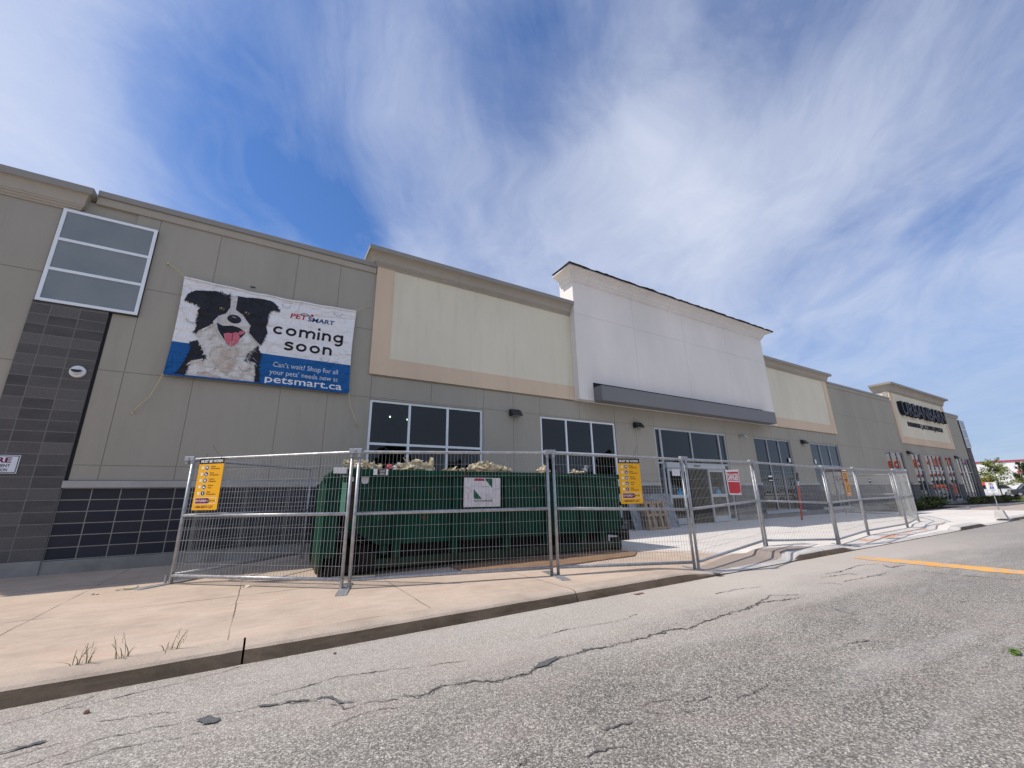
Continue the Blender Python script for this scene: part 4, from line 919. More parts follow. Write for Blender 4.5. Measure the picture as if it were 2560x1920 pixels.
# back of the sheet, hem and eyelets
mb = MB()
for (a, b, c_, d) in ((U0, U1, W1-0.035, W1), (U0, U1, W0, W0+0.03)): 
    vs = []
    for i in range(41):
        u = a+(b-a)*i/40; vs += [p.P(u, c_, 12), p.P(u, d, 12), p.P(u, d, -4), p.P(u, c_, -4)]
    mb = MB(); mb.add(vs, [(4*i+k, 4*i+4+k, 4*i+4+(k+1) % 4, 4*i+(k+1) % 4) for i in range(40) for k in range(4)]); mb.build('banner_hem', MB_w if c_ > 5 else MB_b, banner)
M_rope = simple('yellow_rope', (0.55, 0.48, 0.26), 0.8)
def rope(pts):
    q = [Vector(p_) for p_ in pts]; o = []
    for i in range(len(q)-1):
        for k in range(5):
            t = k/5; a = q[max(0, i-1)]; b = q[i]; c_ = q[i+1]; d = q[min(len(q)-1, i+2)]
            o.append(0.5*((2*b)+(c_-a)*t+(2*a-5*b+4*c_-d)*t*t+(3*b-a-3*c_+d)*t**3))
    mb = MB(); mb.tube(o+[q[-1]], 0.010, 5); mb.tube([q[-1]+Vector((0, 0.03, 0)), q[-1]-Vector((0, 0.01, 0))], 0.022, 6); mb.build('rope', M_rope, banner)
yr = YB-0.03
rope([(-2.04, yr, 5.93), (-2.2, yr, 6.06), (-2.38, YF-0.02, 6.21)]); rope([(1.56, yr, 5.93), (1.72, yr, 6.06), (1.87, YF-0.02, 6.18)])
rope([(-2.04, yr, 3.70), (-2.09, yr+.02, 3.50), (-2.17, yr+.02, 3.22), (-2.26, yr+.03, 3.08), (-2.33, yr+.04, 2.96), (-2.39, YF-0.02, 2.87)])
rope([(1.56, yr, 3.71), (1.60, yr+.02, 3.45), (1.70, yr+.02, 3.2), (1.78, yr+.03, 3.0), (1.88, YF-0.02, 2.88)])

# ------------------------------------------------------------------ temporary fence
POSTS = [(0.90,9.95), (-1.03,8.17), (1.09,6.20), (3.87,5.31), (6.33,4.71), (9.55,5.33), (11.94,4.92), (14.62,5.27), (17.99,5.40), (20.64,5.83), (23.78,7.25), (24.66,9.62)]
FG = 'temporary fence panels around the site'
LAB = ['wire fence panel standing in shade behind the leftmost post, running back to the wall',
       'leftmost wire fence panel, carrying a yellow must be worn sign',
       'wire fence panel in front of the left half of the green dumpster',
       'wire fence panel at the right end of the dumpster with a must be worn sign',
       'wire fence panel with the red danger sign',
       'wire fence panel right of the danger sign one, before the shop windows',
       'wire fence panel carrying the tall orange sign',
       'wire fence panel between the orange sign panel and the last street side panels',
       'short looking far fence panel with densely foreshortened mesh near the kerb ramp',
       'far corner fence panel turning back towards the shop wall',
       'farthest fence panel, running from the far corner back to the wall']
def fence_panel(i, A, Bp):
    A = Vector((*A, gz(*A))); Bp = Vector((*Bp, gz(*Bp))); d = (Bp-A).to_2d(); L = d.length; ang = math.atan2(d.y, d.x); sl = (Bp.z-A.z)/L
    t = thing('wire_fence', LAB[i], 'fence panel', tuple(A), ang, FG)
    z = lambda x_, h: h + sl*x_
    x0, x1 = 0.052, L-0.052
    for xx in (x0, x1):
        mb = MB(); mb.tube([(xx, 0, z(xx, 0.005)), (xx, 0, z(xx, 1.74))], 0.0235, 10); mb.build('post', M_galv, t, smooth=True)
    rt = 0.0225
    top = []; 
    for k in range(6): a = math.pi/2*k/5; top.append((x0+0.06-0.06*math.cos(a), 0, z(x0, 1.735)+0.06*math.sin(a)))
    for k in range(6): a = math.pi/2*(1-k/5); top.append((x1-0.06+0.06*math.cos(a), 0, z(x1, 1.735)+0.06*math.sin(a)))
    mb = MB(); mb.tube(top, rt, 10); mb.build('rail', M_galv, t, smooth=True)
    for h, r_ in ((0.95, 0.024), (0.115, 0.024)):
        mb = MB(); mb.tube([(x0+0.015, 0, z(x0, h)), (x1-0.015, 0, z(x1, h))], r_, 10); mb.build('rail', M_galv, t, smooth=True)
    mb = MB(); n = int(round((L-0.10)/0.0525)); r_ = 0.0021
    for k in range(1, n):
        xx = x0 + (x1-x0)*k/n + random.uniform(-.002, .002); mb.tube([(xx, -0.012, z(xx, 0.12)), (xx, -0.012, z(xx, 1.79))], r_, 4, cap=False)
    for h in (0.28, 0.44, 0.60, 0.775, 1.12, 1.29, 1.45, 1.62):
        mb.tube([(x0, -0.016, z(x0, h)), ((x0+x1)/2, -0.016+random.uniform(-.004, .004), z((x0+x1)/2, h)+random.uniform(-.003, .003)), (x1, -0.016, z(x1, h))], r_, 4, cap=False)
    mb.build('wire_mesh', M_galvd, t)
    return t
for i in range(len(POSTS)-1): fence_panel(i, POSTS[i], POSTS[i+1]) if i else fence_panel(0, POSTS[1], POSTS[0])
CL = ['fence clamp capping the leftmost fence post', 'fence clamp on the corner post at the left end of the dumpster', 'fence clamp on the joint in front of the dumpster', 'fence clamp on the joint left of the danger sign', 'fence clamp on the joint right of the danger sign', 'fence clamp on the joint left of the orange sign', 'fence clamp on the joint right of the orange sign', 'fence clamp on the last joint before the far corner', 'fence clamp on the joint of the last street side panel', 'fence clamp on the far corner of the fence', 'fence clamp on the end post beside the wall']
for i in range(1, 12):
    (px_, py_) = POSTS[i]; g = gz(px_, py_); a, b = POSTS[max(1, i-1)], POSTS[min(11, i+1)]; an = math.atan2(b[1]-a[1], b[0]-a[0])
    mb = MB(); mb.box(-0.09, 0.09, -0.03, 0.03, 1.775, 1.845); mb.box(-0.012, 0.012, -0.045, 0.045, 1.80, 1.825)
    for s_ in (-0.052, 0.052): mb.tube([(s_, 0, 1.72), (s_, 0, 1.776)], 0.027, 10)
    o = mb.build('fence_clamp', M_galv, None, bevel=0.005); o.location = (px_, py_, g); o.rotation_euler = (0, 0, an)
    tag(o, CL[i-1], 'clamp', 'clamps joining the fence panels')
FL = {1: ('flat steel fence foot lying under the leftmost post', -0.08), 2: ('flat steel fence foot at the corner left of the dumpster, nearest the kerb', 0.0), 3: ('flat steel fence foot at the joint in front of the dumpster', 0.05),
      4: ('flat steel fence foot under the joint left of the danger sign', 0), 6: ('flat steel fence foot under the joint left of the orange sign', 0)}
for i, (lb, da) in FL.items():
    (px_, py_) = POSTS[i]; a, b = POSTS[max(1, i-1)], POSTS[i+1]; an = math.atan2(b[1]-a[1], b[0]-a[0]) + math.pi/2 + da
    if i == 1: an = math.atan2(0.48, 0.53)
    if i == 2: an = math.atan2(0.70, 0.20)
    t = thing('fence_stand', lb, 'fence stand', (px_, py_, gz(px_, py_)), an, 'steel feet of the fence')
    mb = MB(); q = [(-0.40, 0.006), (-0.34, 0.014), (0.34, 0.014), (0.40, 0.006)]
    vs = [(x_, s_, z_) for x_, z_ in q for s_ in (-0.065, 0.065)] + [(x_, s_, 0.001) for x_, z_ in q for s_ in (-0.065, 0.065)]
    mb.add(vs, [(2*k, 2*k+2, 2*k+3, 2*k+1) for k in range(3)] + [(8+2*k, 2*k+8+2-0, 2*k+2, 2*k) for k in range(3)] + [(2*k+1, 2*k+3, 8+2*k+3, 8+2*k+1) for k in range(3)] + [(0, 1, 9, 8), (6, 14, 15, 7)])
    mb.build('foot_plate', M_galv, t)
    for s_ in (-0.045, 0.045):
        mb = MB(); mb.tube([(0, s_, 0.01), (0, s_, 0.12)], 0.017, 8); mb.build('spigot', M_galv, t)

# ------------------------------------------------------------------ signs on the fence
M_yel = simple('amber_sign_face', (0.90, 0.44, 0.005), 0.5, 0.4, var=0.03); M_blk = simple('black_sign_print', (0.012, 0.012, 0.012), 0.55); M_wht = simple('white_sign_print', (0.80, 0.80, 0.78), 0.55, var=0.03)
M_mar = simple('maroon_sign_print', (0.22, 0.008, 0.03), 0.55); M_brn = simple('brown_sign_text', (0.14, 0.035, 0.015), 0.6); M_red = simple('red_sign_print', (0.58, 0.008, 0.02), 0.5, var=0.06); M_back = simple('sign_edge', (0.5, 0.45, 0.35), 0.6)
def on_panel(i):
    A, Bp = (POSTS[i], POSTS[i+1]); A = Vector((*A, gz(*A))); d = (Vector(Bp)-Vector(POSTS[i])).normalized()
    return A, Vector((d.x, d.y, 0))
def must_sign(i, u0, u1, z0, z1, label, skew=0.0, yaw_=0.0):
    A, d = on_panel(i); d = Matrix.Rotation(yaw_, 3, 'Z') @ d
    W_, H_ = u1-u0, z1-z0
    org = A + on_panel(i)[1]*u0 + Vector((d.y, -d.x, 0))*0.042 + Vector((0, 0, z0 - A.z))
    v = Vector((0, 0, 1)) + d*skew
    t = thing('must_be_worn_sign', label, 'sign', tuple(org), 0, 'must be worn safety signs')
    P_ = Plane2((0, 0, 0), d, v, 0.0009)
    P_.v = v.normalized(); P_.n = P_.u.cross(P_.v).normalized()
    q = lambda a, b: Vector(P_.P(a*W_, b*H_, 0)); nrm = P_.n*0.004
    c4_ = [q(0, 0), q(1, 0), q(1, 1), q(0, 1)]
    P_.mb.add([c - nrm for c in c4_] + [c for c in c4_], [(3, 2, 1, 0), (4, 5, 6, 7), (0, 1, 5, 4), (1, 2, 6, 5), (2, 3, 7, 6), (3, 0, 4, 7)], 0)
    r = lambda a, b, c, e, mi, L: P_.rect(a*W_, b*W_, c*H_, e*H_, mi, L)
    tx = lambda s_, a, b, c, e, mi, L, bo=0.0: P_.text(s_, a*W_, b*W_, c*H_, e*H_, mi, L, bo)
    r(0.0, 1.0, 0.892, 1.0, 1, 1); tx('MUST BE WORN', 0.06, 0.94, 0.915, 0.972, 2, 2, 0.035)
    rows = [('Head', 'Protection'), ('Foot', 'Protection'), ('Safety', 'Glasses'), ('Safety', 'Vest'), ('Fall', 'Protection')]
    for k, (a, b) in enumerate(rows):
        cz = 0.815 - 0.124*k
        r(0.125, 0.215, cz-0.026, cz+0.026, 2, 1)
        P_.ell(0.345*W_, cz*H_, 0.085*W_, 0.047*H_, 2, 1); P_.ell(0.345*W_, cz*H_, 0.075*W_, 0.0415*H_, 1, 2)
        ic = {0: [(-.05,-.012),(.05,-.012),(.045,.004),(.03,.022),(-.02,.024),(-.042,.006)], 1: [(-.025,.025),(.0,.025),(.004,-.002),(.05,-.012),(.05,-.024),(-.03,-.024)],
              2: [(-.045,.018),(.045,.018),(.035,-.006),(.025,-.024),(-.025,-.024),(-.035,-.006)], 3: [(-.05,-.022),(-.025,.022),(-.005,.0),(.012,.022),(.05,-.022)], 4: [(-.012,.026),(.012,.026),(.02,-.012),(.0,-.028),(-.02,-.012)]}[k]
        P_.poly([((0.345+x_)*W_, (cz+y_)*H_) for x_, y_ in ic], 2, 3)
        w1 = {'Head': .18, 'Foot': .15, 'Safety': .22, 'Fall': .12}[a]; w2 = {'Protection': .36, 'Glasses': .28, 'Vest': .15}[b]
        tx(a, 0.50, 0.50+w1, cz+0.005, cz+0.037, 4, 1, 0.02); tx(b, 0.50, 0.50+w2, cz-0.034, cz-0.003, 4, 1, 0.02)
    P_.frame(0.08*W_, 0.92*W_, 0.115*H_, 0.235*H_, 0.006, 2, 1)
    P_.poly([(a*W_, b*H_) for a, b in [(0.10,0.125),(0.60,0.125),(0.68,0.175),(0.60,0.225),(0.10,0.225)]], 3, 2)
    tx('BATTLEFIELD', 0.12, 0.54, 0.155, 0.195, 2, 3, 0.02); P_.ell(0.605*W_, 0.175*H_, 0.055*W_, 0.032*H_, 1, 3); tx('CAT', 0.565, 0.645, 0.163, 0.187, 2, 4, 0.02)
    tx('Rentals', 0.69, 0.88, 0.165, 0.19, 4, 2, 0.01); tx('1-800-RENT-CAT', 0.12, 0.84, 0.035, 0.085, 4, 1, 0.03)
    P_.mb.build('sign_board', [M_yel, M_blk, M_wht, M_mar, M_brn], t)
    # two wire ties
    mb = MB(); a = q(0.12, 0.985)+P_.n*0.004; mb.tube([a, a - P_.n*0.05 + Vector((0, 0, 0.03)), a - P_.n*0.06 + Vector((0, 0, 0.09))], 0.0025, 4)
    a = q(0.80, 0.985)+P_.n*0.004; up = 0.17
    mb.tube([a, a - P_.n*0.04 + Vector((0, 0, 0.04)), a - P_.n*0.03 + d*(0.03 if i > 2 else -0.10) + Vector((0, 0, 0.10)), a - P_.n*0.03 + d*(0.08 if i > 2 else -0.20) + Vector((0, 0, up+.05))], 0.0025, 4)
    mb.build('wire_tie', M_blk, t)
    return t
must_sign(1, 0.235, 0.690, 1.03, 1.795, 'yellow must be worn sign wired to the leftmost fence panel beside the corner post', skew=0.0)
must_sign(3, 1.19, 1.60, 0.99, 1.715, 'yellow must be worn sign on the fence right of the dumpster with ticked boxes')
# danger sign
A, d = on_panel(4); t = thing('danger_sign', 'red and white danger sign with curled torn edges hanging on the fence', 'sign')
P_ = Plane2(tuple(A + Vector((d.y, -d.x, 0))*0.045 - Vector((0, 0, A.z))), tuple(d), (0, 0, 1), 0.001)
pl = densify([(1.655,1.12),(1.70,1.095),(2.29,1.085),(2.325,1.60),(2.31,1.635),(2.295,1.60),(1.70,1.575),(1.63,1.60),(1.635,1.50)], 0.06)
P_.mb.add([P_.P(a, b, 0) for a, b in pl], [], 0); P_.poly(pl, 0, 0)
P_.poly([(1.69,1.12),(2.275,1.11),(2.29,1.345),(1.68,1.345)], 1, 1); P_.poly([(1.68,1.535),(2.285,1.56),(2.29,1.36),(1.68,1.36)], 1, 1); P_.poly([(1.67,1.345),(2.29,1.345),(2.29,1.365),(1.67,1.365)], 0, 2)
P_.text('DANGER', 1.70, 2.265, 1.375, 1.515, 0, 3, 0.035)
P_.rect(2.15, 2.27, 1.118, 1.128, 0, 2)
P_.mb.build('sign_sheet', [M_wht, M_red], t)
# orange sign seen at a steep angle, lettering running up the sheet
A, d = on_panel(6); t = thing('orange_caution_sign', 'tall orange sign seen edge on with dark lettering, hanging on the far fence', 'sign')
P_ = Plane2(tuple(A + Vector((d.y, -d.x, 0))*0.045 - Vector((0, 0, A.z))), tuple(d), (0, 0, 1), 0.002)
P_.rect(1.38, 1.80, 0.99, 1.675, 0, 0); P_.rect(1.385, 1.795, 1.645, 1.672, 2, 1); P_.rect(1.40, 1.79, 1.615, 1.635, 1, 1)
for k, (tx_) in enumerate(['N', 'O', 'I', 'T', 'U', 'A', 'C']): 
    zc_ = 1.555 - 0.072*k; P_.text(tx_, 1.45, 1.72, zc_-0.028, zc_+0.028, 1, 1, 0.02)
P_.rect(1.44, 1.72, 1.02, 1.075, 1, 1); P_.rect(1.48, 1.68, 1.03, 1.065, 2, 2)
P_.mb.build('sign_sheet', [simple('orange_sign_face', (0.85, 0.36, 0.06), 0.5), M_brn, M_wht], t)
# small black tags on far panels
for (i, u, lb) in ((5, 0.42, 'small black tag with white print on the fence panel after the danger sign'), (7, 0.9, 'small black tag with white print on the fence panel beyond the orange sign')):
    A, d = on_panel(i); t = thing('fence_tag', lb, 'tag', tuple(A), 0, 'small black tags on the fence')
    P_ = Plane2(tuple(Vector((d.y, -d.x, 0))*0.03), tuple(d), (0, 0, 1), 0.002)
    P_.rect(u, u+0.16, 1.36, 1.52, 0, 0); P_.rect(u+0.02, u+0.14, 1.46, 1.50, 1, 1); P_.rect(u+0.02, u+0.14, 1.38, 1.40, 1, 1); P_.mb.build('tag_sheet', [M_blk, M_wht], t)

# ------------------------------------------------------------------ the dumpster
D = thing('dumpster', 'long dark green open top dumpster with rust scars, heaped with torn insulation', 'dumpster', (0.95, 7.06, 0.0), R(-2.6))
D.rotation_euler = (0, R(0.45), R(-2.6))
def lx(X7): return X7*(1.008-0.0062*(X7-1.6)) - 0.95
DW = 2.35
def prism_y(mb, poly, y0, y1, mi=0):
    n = len(poly); ar = sum(poly[i][0]*poly[(i+1) % n][1]-poly[(i+1) % n][0]*poly[i][1] for i in range(n))
    if ar < 0: poly = poly[::-1]
    vs = [(a, y0, b) for a, b in poly] + [(a, y1, b) for a, b in poly]
    t = [tuple(q) for q in tessellate_polygon([[Vector((a, b, 0)) for a, b in poly]])]
    mb.add(vs, t + [tuple(n+i for i in q[::-1]) for q in t] + [(i, (i+1) % n, n+(i+1) % n, n+i) for i in range(n)], mi)
side = [(0.20, 1.52), (0.20, 0.74), (0.74, 0.44), (5.78, 0.42), (5.86, 0.50), (5.86, 1.52)]
mb = MB(); prism_y(mb, side, 0.06, 0.075); prism_y(mb, side, DW-0.075, DW-0.06)
mb.box(0.20, 0.23, 0.075, DW-0.075, 0.74, 1.5); mb.box(5.83, 5.86, 0.076, DW-0.076, 0.5, 1.5)
mb.box(0.72, 5.7, 0.08, DW-0.08, 0.44, 0.47); mb.add([(0.22, 0.08, 0.74), (0.74, 0.08, 0.45), (0.74, DW-0.08, 0.45), (0.22, DW-0.08, 0.74)], [(0, 1, 2, 3)])
mb.box(0.24, 5.82, 0.08, DW-0.08, 1.40, 1.42)
body = mb.build('container_body', M_green, D)
RIBS = [lx(v) for v in (1.96, 2.97, 4.02, 4.97, 5.87, 6.40)]
for k, xr in enumerate(RIBS):
    mb = MB(); w = 0.055
    mb.box(xr-w, xr+w, -0.015, 0.061, 0.235, 1.505); mb.box(xr-w+0.02, xr+w-0.02, -0.022, -0.015, 0.42, 1.45)
    mb.build('side_rib', M_green, D, bevel=0.006)
    mb = MB(); mb.box(xr-w, xr+w, DW-0.06, DW+0.0, 0.24, 1.5); mb.build('side_rib', M_green, D)
mb = MB()
for y_ in (-0.045, DW-0.045): mb.box(-0.02, 5.93, y_, y_+0.09, 1.515, 1.615)
mb.box(-0.019, 0.07, 0.046, DW-0.046, 1.516, 1.614); mb.box(5.84, 5.929, 0.046, DW-0.046, 1.516, 1.614)
# gusset sloping from rim to the end frame
prism_y(mb, [(-0.02, 1.60), (-0.15, 1.42), (-0.15, 1.38), (0.02, 1.515)], -0.03, 0.05)
mb.build('top_rim', M_green, D, bevel=0.010)
mb = MB(); mb.box(0.70, 5.80, 0.0, 0.09, 0.10, 0.235); mb.box(0.70, 5.80, DW-0.09, DW, 0.10, 0.235)
for xr in RIBS + [0.85]: mb.box(xr-0.05, xr+0.05, 0.092, DW-0.092, 0.28, 0.43)
mb.build('floor_rail', M_green, D, bevel=0.006)
mb = MB(); mb.box(-0.05, 5.7, 0.30, 0.42, 0.05, 0.43); mb.box(-0.05, 5.7, DW-0.74, DW-0.62, 0.05, 0.43); mb.box(-0.02, 0.72, 0.02, DW-0.02, 0.06, 0.17)  # black beams fill the void below the floor, painting its shade
mb.box(5.62, 5.80, 0.02, 0.16, 0.03, 0.30); mb.box(0.45, 0.71, 0.0, 0.11, 0.10, 0.34); mb.build('skid', M_dkst, D, bevel=0.008)
# end frame: an upright plate with rounded lower corners
mb = MB(); pr = []
z0, z1, r_ = 0.06, 1.44, 0.22
pts = [(0.0, z1), (0.0, z0+r_)] + [(r_*(1-math.cos(a)), z0+r_*(1-math.sin(a))) for a in [math.pi/2*k/6 for k in range(1, 6)]] + [(r_, z0)]
pts += [(DW-a, b) for a, b in pts[::-1]]
n = len(pts); vs = [(-0.12, a, b) for a, b in pts] + [(-0.055, a, b) for a, b in pts]
t = [tuple(q) for q in tessellate_polygon([[Vector((a, b, 0)) for a, b in pts]])]
mb.add(vs, t + [tuple(n+i for i in q) for q in t] + [(i, (i+1) % n, n+(i+1) % n, n+i) for i in range(n)])
mb.box(-0.055, 0.10, 0.004, 0.12, 0.30, 1.51); mb.box(-0.055, 0.10, DW-0.12, DW-0.004, 0.30, 1.51)
mb.build('end_frame', M_green, D, bevel=0.008)
mb = MB(); mb.box(0.11, 0.19, 0.02, 0.06, 0.95, 1.41); mb.build('sunlit_end_strip', M_lgreen, D, bevel=0.01)  # strip coloured as if sun reached it through the slot in the end frame
mb = MB(); mb.box(0.19, 0.30, 0.03, 0.056, 0.80, 1.40); mb.build('rusty_bracket', M_rust, D)
mb = MB(); mb.tube([(0.12, 0.03, 0.74), (0.5, 0.02, 0.48)], 0.018, 6); mb.build('brace_bar', M_dkst, D)
mb = MB(); mb.box(5.862, 5.93, 0.10, DW-0.10, 0.32, 1.50); mb.box(5.93, 5.99, 0.02, DW-0.02, 0.34, 0.42); mb.box(5.93, 5.98, 0.02, DW-0.02, 0.95, 1.03); mb.build('rear_door', M_green, D)
mb = MB(); mb.box(5.80, 6.02, -0.01, 0.12, 0.24, 0.46); mb.build('door_latch', M_dkst, D)
mb = MB()
for yy in (0.12, DW-0.2): mb.tube([(5.68, yy-0.06, 0.09), (5.68, yy+0.08, 0.09)], 0.085, 18)
mb.tube([(0.1, 0.66, 0.10), (0.1, 0.78, 0.10)], 0.08, 16); mb.build('roller', M_rust, D, smooth=False)
for (xh, zz_) in ((5.89, 0.62), (5.89, 1.28)):
    mb = MB(); mb.tube([(xh, 0.02, zz_-0.08), (xh, 0.02, zz_+0.08)], 0.035, 10); mb.build('door_hinge', M_green, D)
def dplane(y=-0.026): return Plane2((0, y, 0), (1, 0, 0), (0, 0, 1), 0.0012)
M_lg = simple('dark_green_logo', (0.005, 0.09, 0.045), 0.5); M_lr = simple('faded_red_logo', (0.38, 0.02, 0.05), 0.5)
m = MatB('dusty_white_board', 0.6, 0.3)
m.col(m.mix(m.math('MULTIPLY', m.ramp(m.noise(9, 7, 0.7), (0.45, 0.0), (0.7, 1.0)), 0.45), (0.66, 0.64, 0.66), (0.38, 0.35, 0.36))); M_dwh = m.m
a0, a1 = lx(3.11), lx(3.86); P_ = dplane(-0.032); Wd, Hd = a1-a0, 0.515
P_.mb.box(a0, a1, -0.032, -0.024, 0.99, 1.505, 0)
f = lambda l: [(a0+u*Wd, 0.99+v*Hd) for u, v in l]
P_.poly(f([(.27, .89), (.265, .93), (.30, .975), (.53, .975), (.565, .89)]), 1, 1)
P_.poly(f([(.555, .975), (.735, .975), (.765, .96), (.775, .92), (.775, .63)]), 2, 1); P_.poly(f([(.26, .61), (.26, .32), (.27, .28), (.30, .262), (.49, .262)]), 2, 1)
P_.text('WASTE SERVICES', a0+.26*Wd, a0+.775*Wd, 0.99+.175*Hd, 0.99+.235*Hd, 2, 1, 0.03)
rn = random.Random(9)
for pth in ([(.03,.66),(.12,.64),(.20,.55),(.14,.48),(.13,.34),(.07,.28)], [(.49,.67),(.55,.69),(.66,.69)], [(.78,.60),(.93,.60),(.99,.64)], [(.62,.02),(.61,.25),(.615,.45)], [(.80,.44),(.79,.52),(.83,.56)]):
    for i in range(len(pth)-1):
        (u0_, v0_), (u1_, v1_) = f([pth[i]])[0], f([pth[i+1]])[0]; dd = Vector((u1_-u0_, v1_-v0_)).normalized()*0.0022
        P_.poly([(u0_-dd.y, v0_+dd.x), (u1_-dd.y, v1_+dd.x), (u1_+dd.y, v1_-dd.x), (u0_+dd.y, v0_-dd.x)], 3, 2)
P_.mb.build('logo_board', [M_dwh, M_lr, M_lg, M_greyd], D)
P_ = dplane(-0.052); P_.mb.box(lx(1.50), lx(1.735), -0.0515, -0.047, 1.525, 1.625, 0); P_.rect(lx(1.565), lx(1.70), 1.53, 1.62, 1, 1)
P_.text('Luxor', lx(1.60), lx(1.685), 1.58, 1.61, 0, 2, 0.02); P_.ell(lx(1.585), 1.60, 0.007, 0.007, 2, 2, 10)
P_.rect(lx(1.60), lx(1.68), 1.555, 1.562, 0, 2); P_.rect(lx(1.61), lx(1.67), 1.54, 1.547, 0, 2)
P_.mb.build('rim_sticker', [M_wht, M_blk, M_lr], D)
mb = MB(); mb.box(lx(0.90)+0.0, lx(1.09), -0.058, -0.046, 1.54, 1.635); mb.build('rim_card', M_paper, D)
P_ = dplane(0.050); P_.poly([(lx(1.335), 1.50), (lx(1.455), 1.50), (lx(1.45), 1.41), (lx(1.43), 1.39), (lx(1.36), 1.39), (lx(1.345), 1.42)], 0, 0)
P_.mb.build('body_decal', M_dwh, D)
P_ = dplane(0.050); P_.poly([(lx(1.16), 1.49), (lx(1.22), 1.50), (lx(1.225), 1.43), (lx(1.18), 1.41)], 0, 0); P_.mb.build('body_decal', M_dwh, D)

# ------------------------------------------------------------------ heaps of torn insulation on the dumpster
def rag(mb, c, s, seed, mi=0, amp=0.45, sub=3):
    bm = bmesh.new(); bmesh.ops.create_icosphere(bm, subdivisions=sub, radius=1.0); o = Vector((seed*3.7, seed*1.3, seed*0.7))
    for v in bm.verts:
        d = v.co.normalized(); k = 0.72 + amp*noise.noise(d*1.6+o) + amp*1.5*abs(noise.noise(d*3.7+o)) - amp*0.9*abs(noise.noise(d*8+o)) + amp*0.5*noise.noise(d*15+o)
        v.co = Vector((d.x*s[0], d.y*s[1], d.z*s[2]))*k + Vector(c)
    mb.add([v.co.copy() for v in bm.verts], [tuple(v.index for v in f_.verts) for f_ in bm.faces], mi); bm.free()
def heap(name, label, cat, lumps, mats, group=None):
    mb = MB(); o = Vector(lumps[0][0]); hr = random.Random(len(label)*7)
    for (c, s_, mi) in lumps:            # torn flaps sticking out of the heap
        for _ in range(5):
            a = Vector(c)-o+Vector((hr.uniform(-1, 1)*s_[0], hr.uniform(-1, .3)*s_[1], hr.uniform(-.4, .5)*s_[2])); L_ = s_[0]*hr.uniform(.3, .9)
            d1 = Vector((hr.uniform(-1, 1), hr.uniform(-.5, .5), hr.uniform(-.2, .9))).normalized()*L_; d2 = Vector((hr.uniform(-1, 1), hr.uniform(-1, 1), hr.uniform(-.3, .6))).normalized()*L_*.6
            mb.add([a, a+d1, a+d1+d2*.6, a+d2, a+(d1+d2)*.45+Vector((0, 0, L_*.15))], [(0, 1, 4), (1, 2, 4), (2, 3, 4), (3, 0, 4)], 0)
    for k, (c, s, mi) in enumerate(lumps): rag(mb, Vector(c)-o, s, k*1.7 + c[0]*3.1, mi)
    h = mb.build(name, mats); h.location = o; return tag(h, label, cat, group)
ZR = 1.60; HG = 'heaps of torn insulation on the dumpster'
heap('insulation_heap', 'crumpled cream insulation heap at the left end of the dumpster rim', 'debris', [((1.22,7.12,ZR+.06),(.11,.12,.10),0), ((1.36,7.16,ZR+.10),(.12,.12,.09),0), ((1.14,7.1,ZR+.13),(.08,.08,.05),0), ((1.52,7.12,ZR+.05),(.10,.1,.09),0), ((1.63,7.12,ZR+.04),(.07,.08,.07),0), ((1.30,7.25,ZR+.02),(.25,.2,.12),0)], [M_insul], HG)
heap('insulation_heap', 'largest cream insulation heap with a red and white wrapper, in front of the leftmost window', 'debris', [((2.05,7.1,ZR+.05),(.17,.13,.10),0), ((2.26,7.14,ZR+.09),(.18,.12,.11),0), ((2.47,7.12,ZR+.06),(.16,.12,.12),0), ((2.55,7.1,ZR+.16),(.05,.05,.09),0), ((2.40,7.2,ZR+.04),(.25,.2,.13),0)], [M_insul], HG)
mb = MB(); rag(mb, (0, 0, 0), (.055, .05, .055), 3.3, 1); mb.poly([(0.05, -0.02, -0.05), (0.24, -0.02, -0.05), (0.20, 0.0, 0.07), (0.15, 0.02, 0.09)], 0); rag(mb, (.13, .03, -.01), (.10, .05, .045), 5.3, 0)
o = mb.build('crumpled_wrapper', [M_paper, M_redpaper]); o.location = (1.80, 7.08, ZR+.06); tag(o, 'crumpled red and white wrapper on the dumpster rim', 'wrapper')
heap('insulation_heap', 'jagged cream insulation heap above the waste services board', 'debris', [((3.35,7.0,ZR+.05),(.17,.12,.10),0), ((3.48,7.04,ZR+.11),(.12,.1,.08),0), ((3.70,7.0,ZR+.08),(.17,.12,.11),0), ((3.88,7.0,ZR+.05),(.16,.1,.08),0), ((4.02,6.98,ZR+.03),(.11,.08,.06),0), ((3.62,7.1,ZR+.02),(.35,.2,.10),0)], [M_insul], HG)
heap('insulation_heap', 'thin scatter of cream insulation on the rim between two bigger heaps', 'debris', [((2.92,7.02,ZR+.02),(.14,.08,.028),0), ((3.12,7.02,ZR+.03),(.06,.05,.04),0), ((2.80,7.02,ZR+.015),(.09,.05,.02),0)], [M_insul], HG)
heap('insulation_heap', 'small peaked scrap of insulation on the rim just left of the joint in the fence', 'debris', [((4.78,6.88,ZR+.03),(.12,.08,.065),0), ((4.83,6.9,ZR+.06),(.06,.06,.07),0), ((4.92,6.88,ZR+.02),(.10,.06,.03),0)], [M_insul], HG)
heap('insulation_heap', 'low scrap of insulation near the right end of the dumpster rim', 'debris', [((5.62,6.83,ZR+.01),(.13,.07,.03),0), ((5.78,6.83,ZR+.01),(.06,.05,.025),0)], [M_insul], HG)
heap('foil_bag', 'small silver foil bag standing on the right end of the dumpster', 'bag', [((5.90,6.85,ZR+.05),(.055,.05,.07),0), ((5.94,6.85,ZR+.12),(.05,.04,.05),0)], [M_foil])

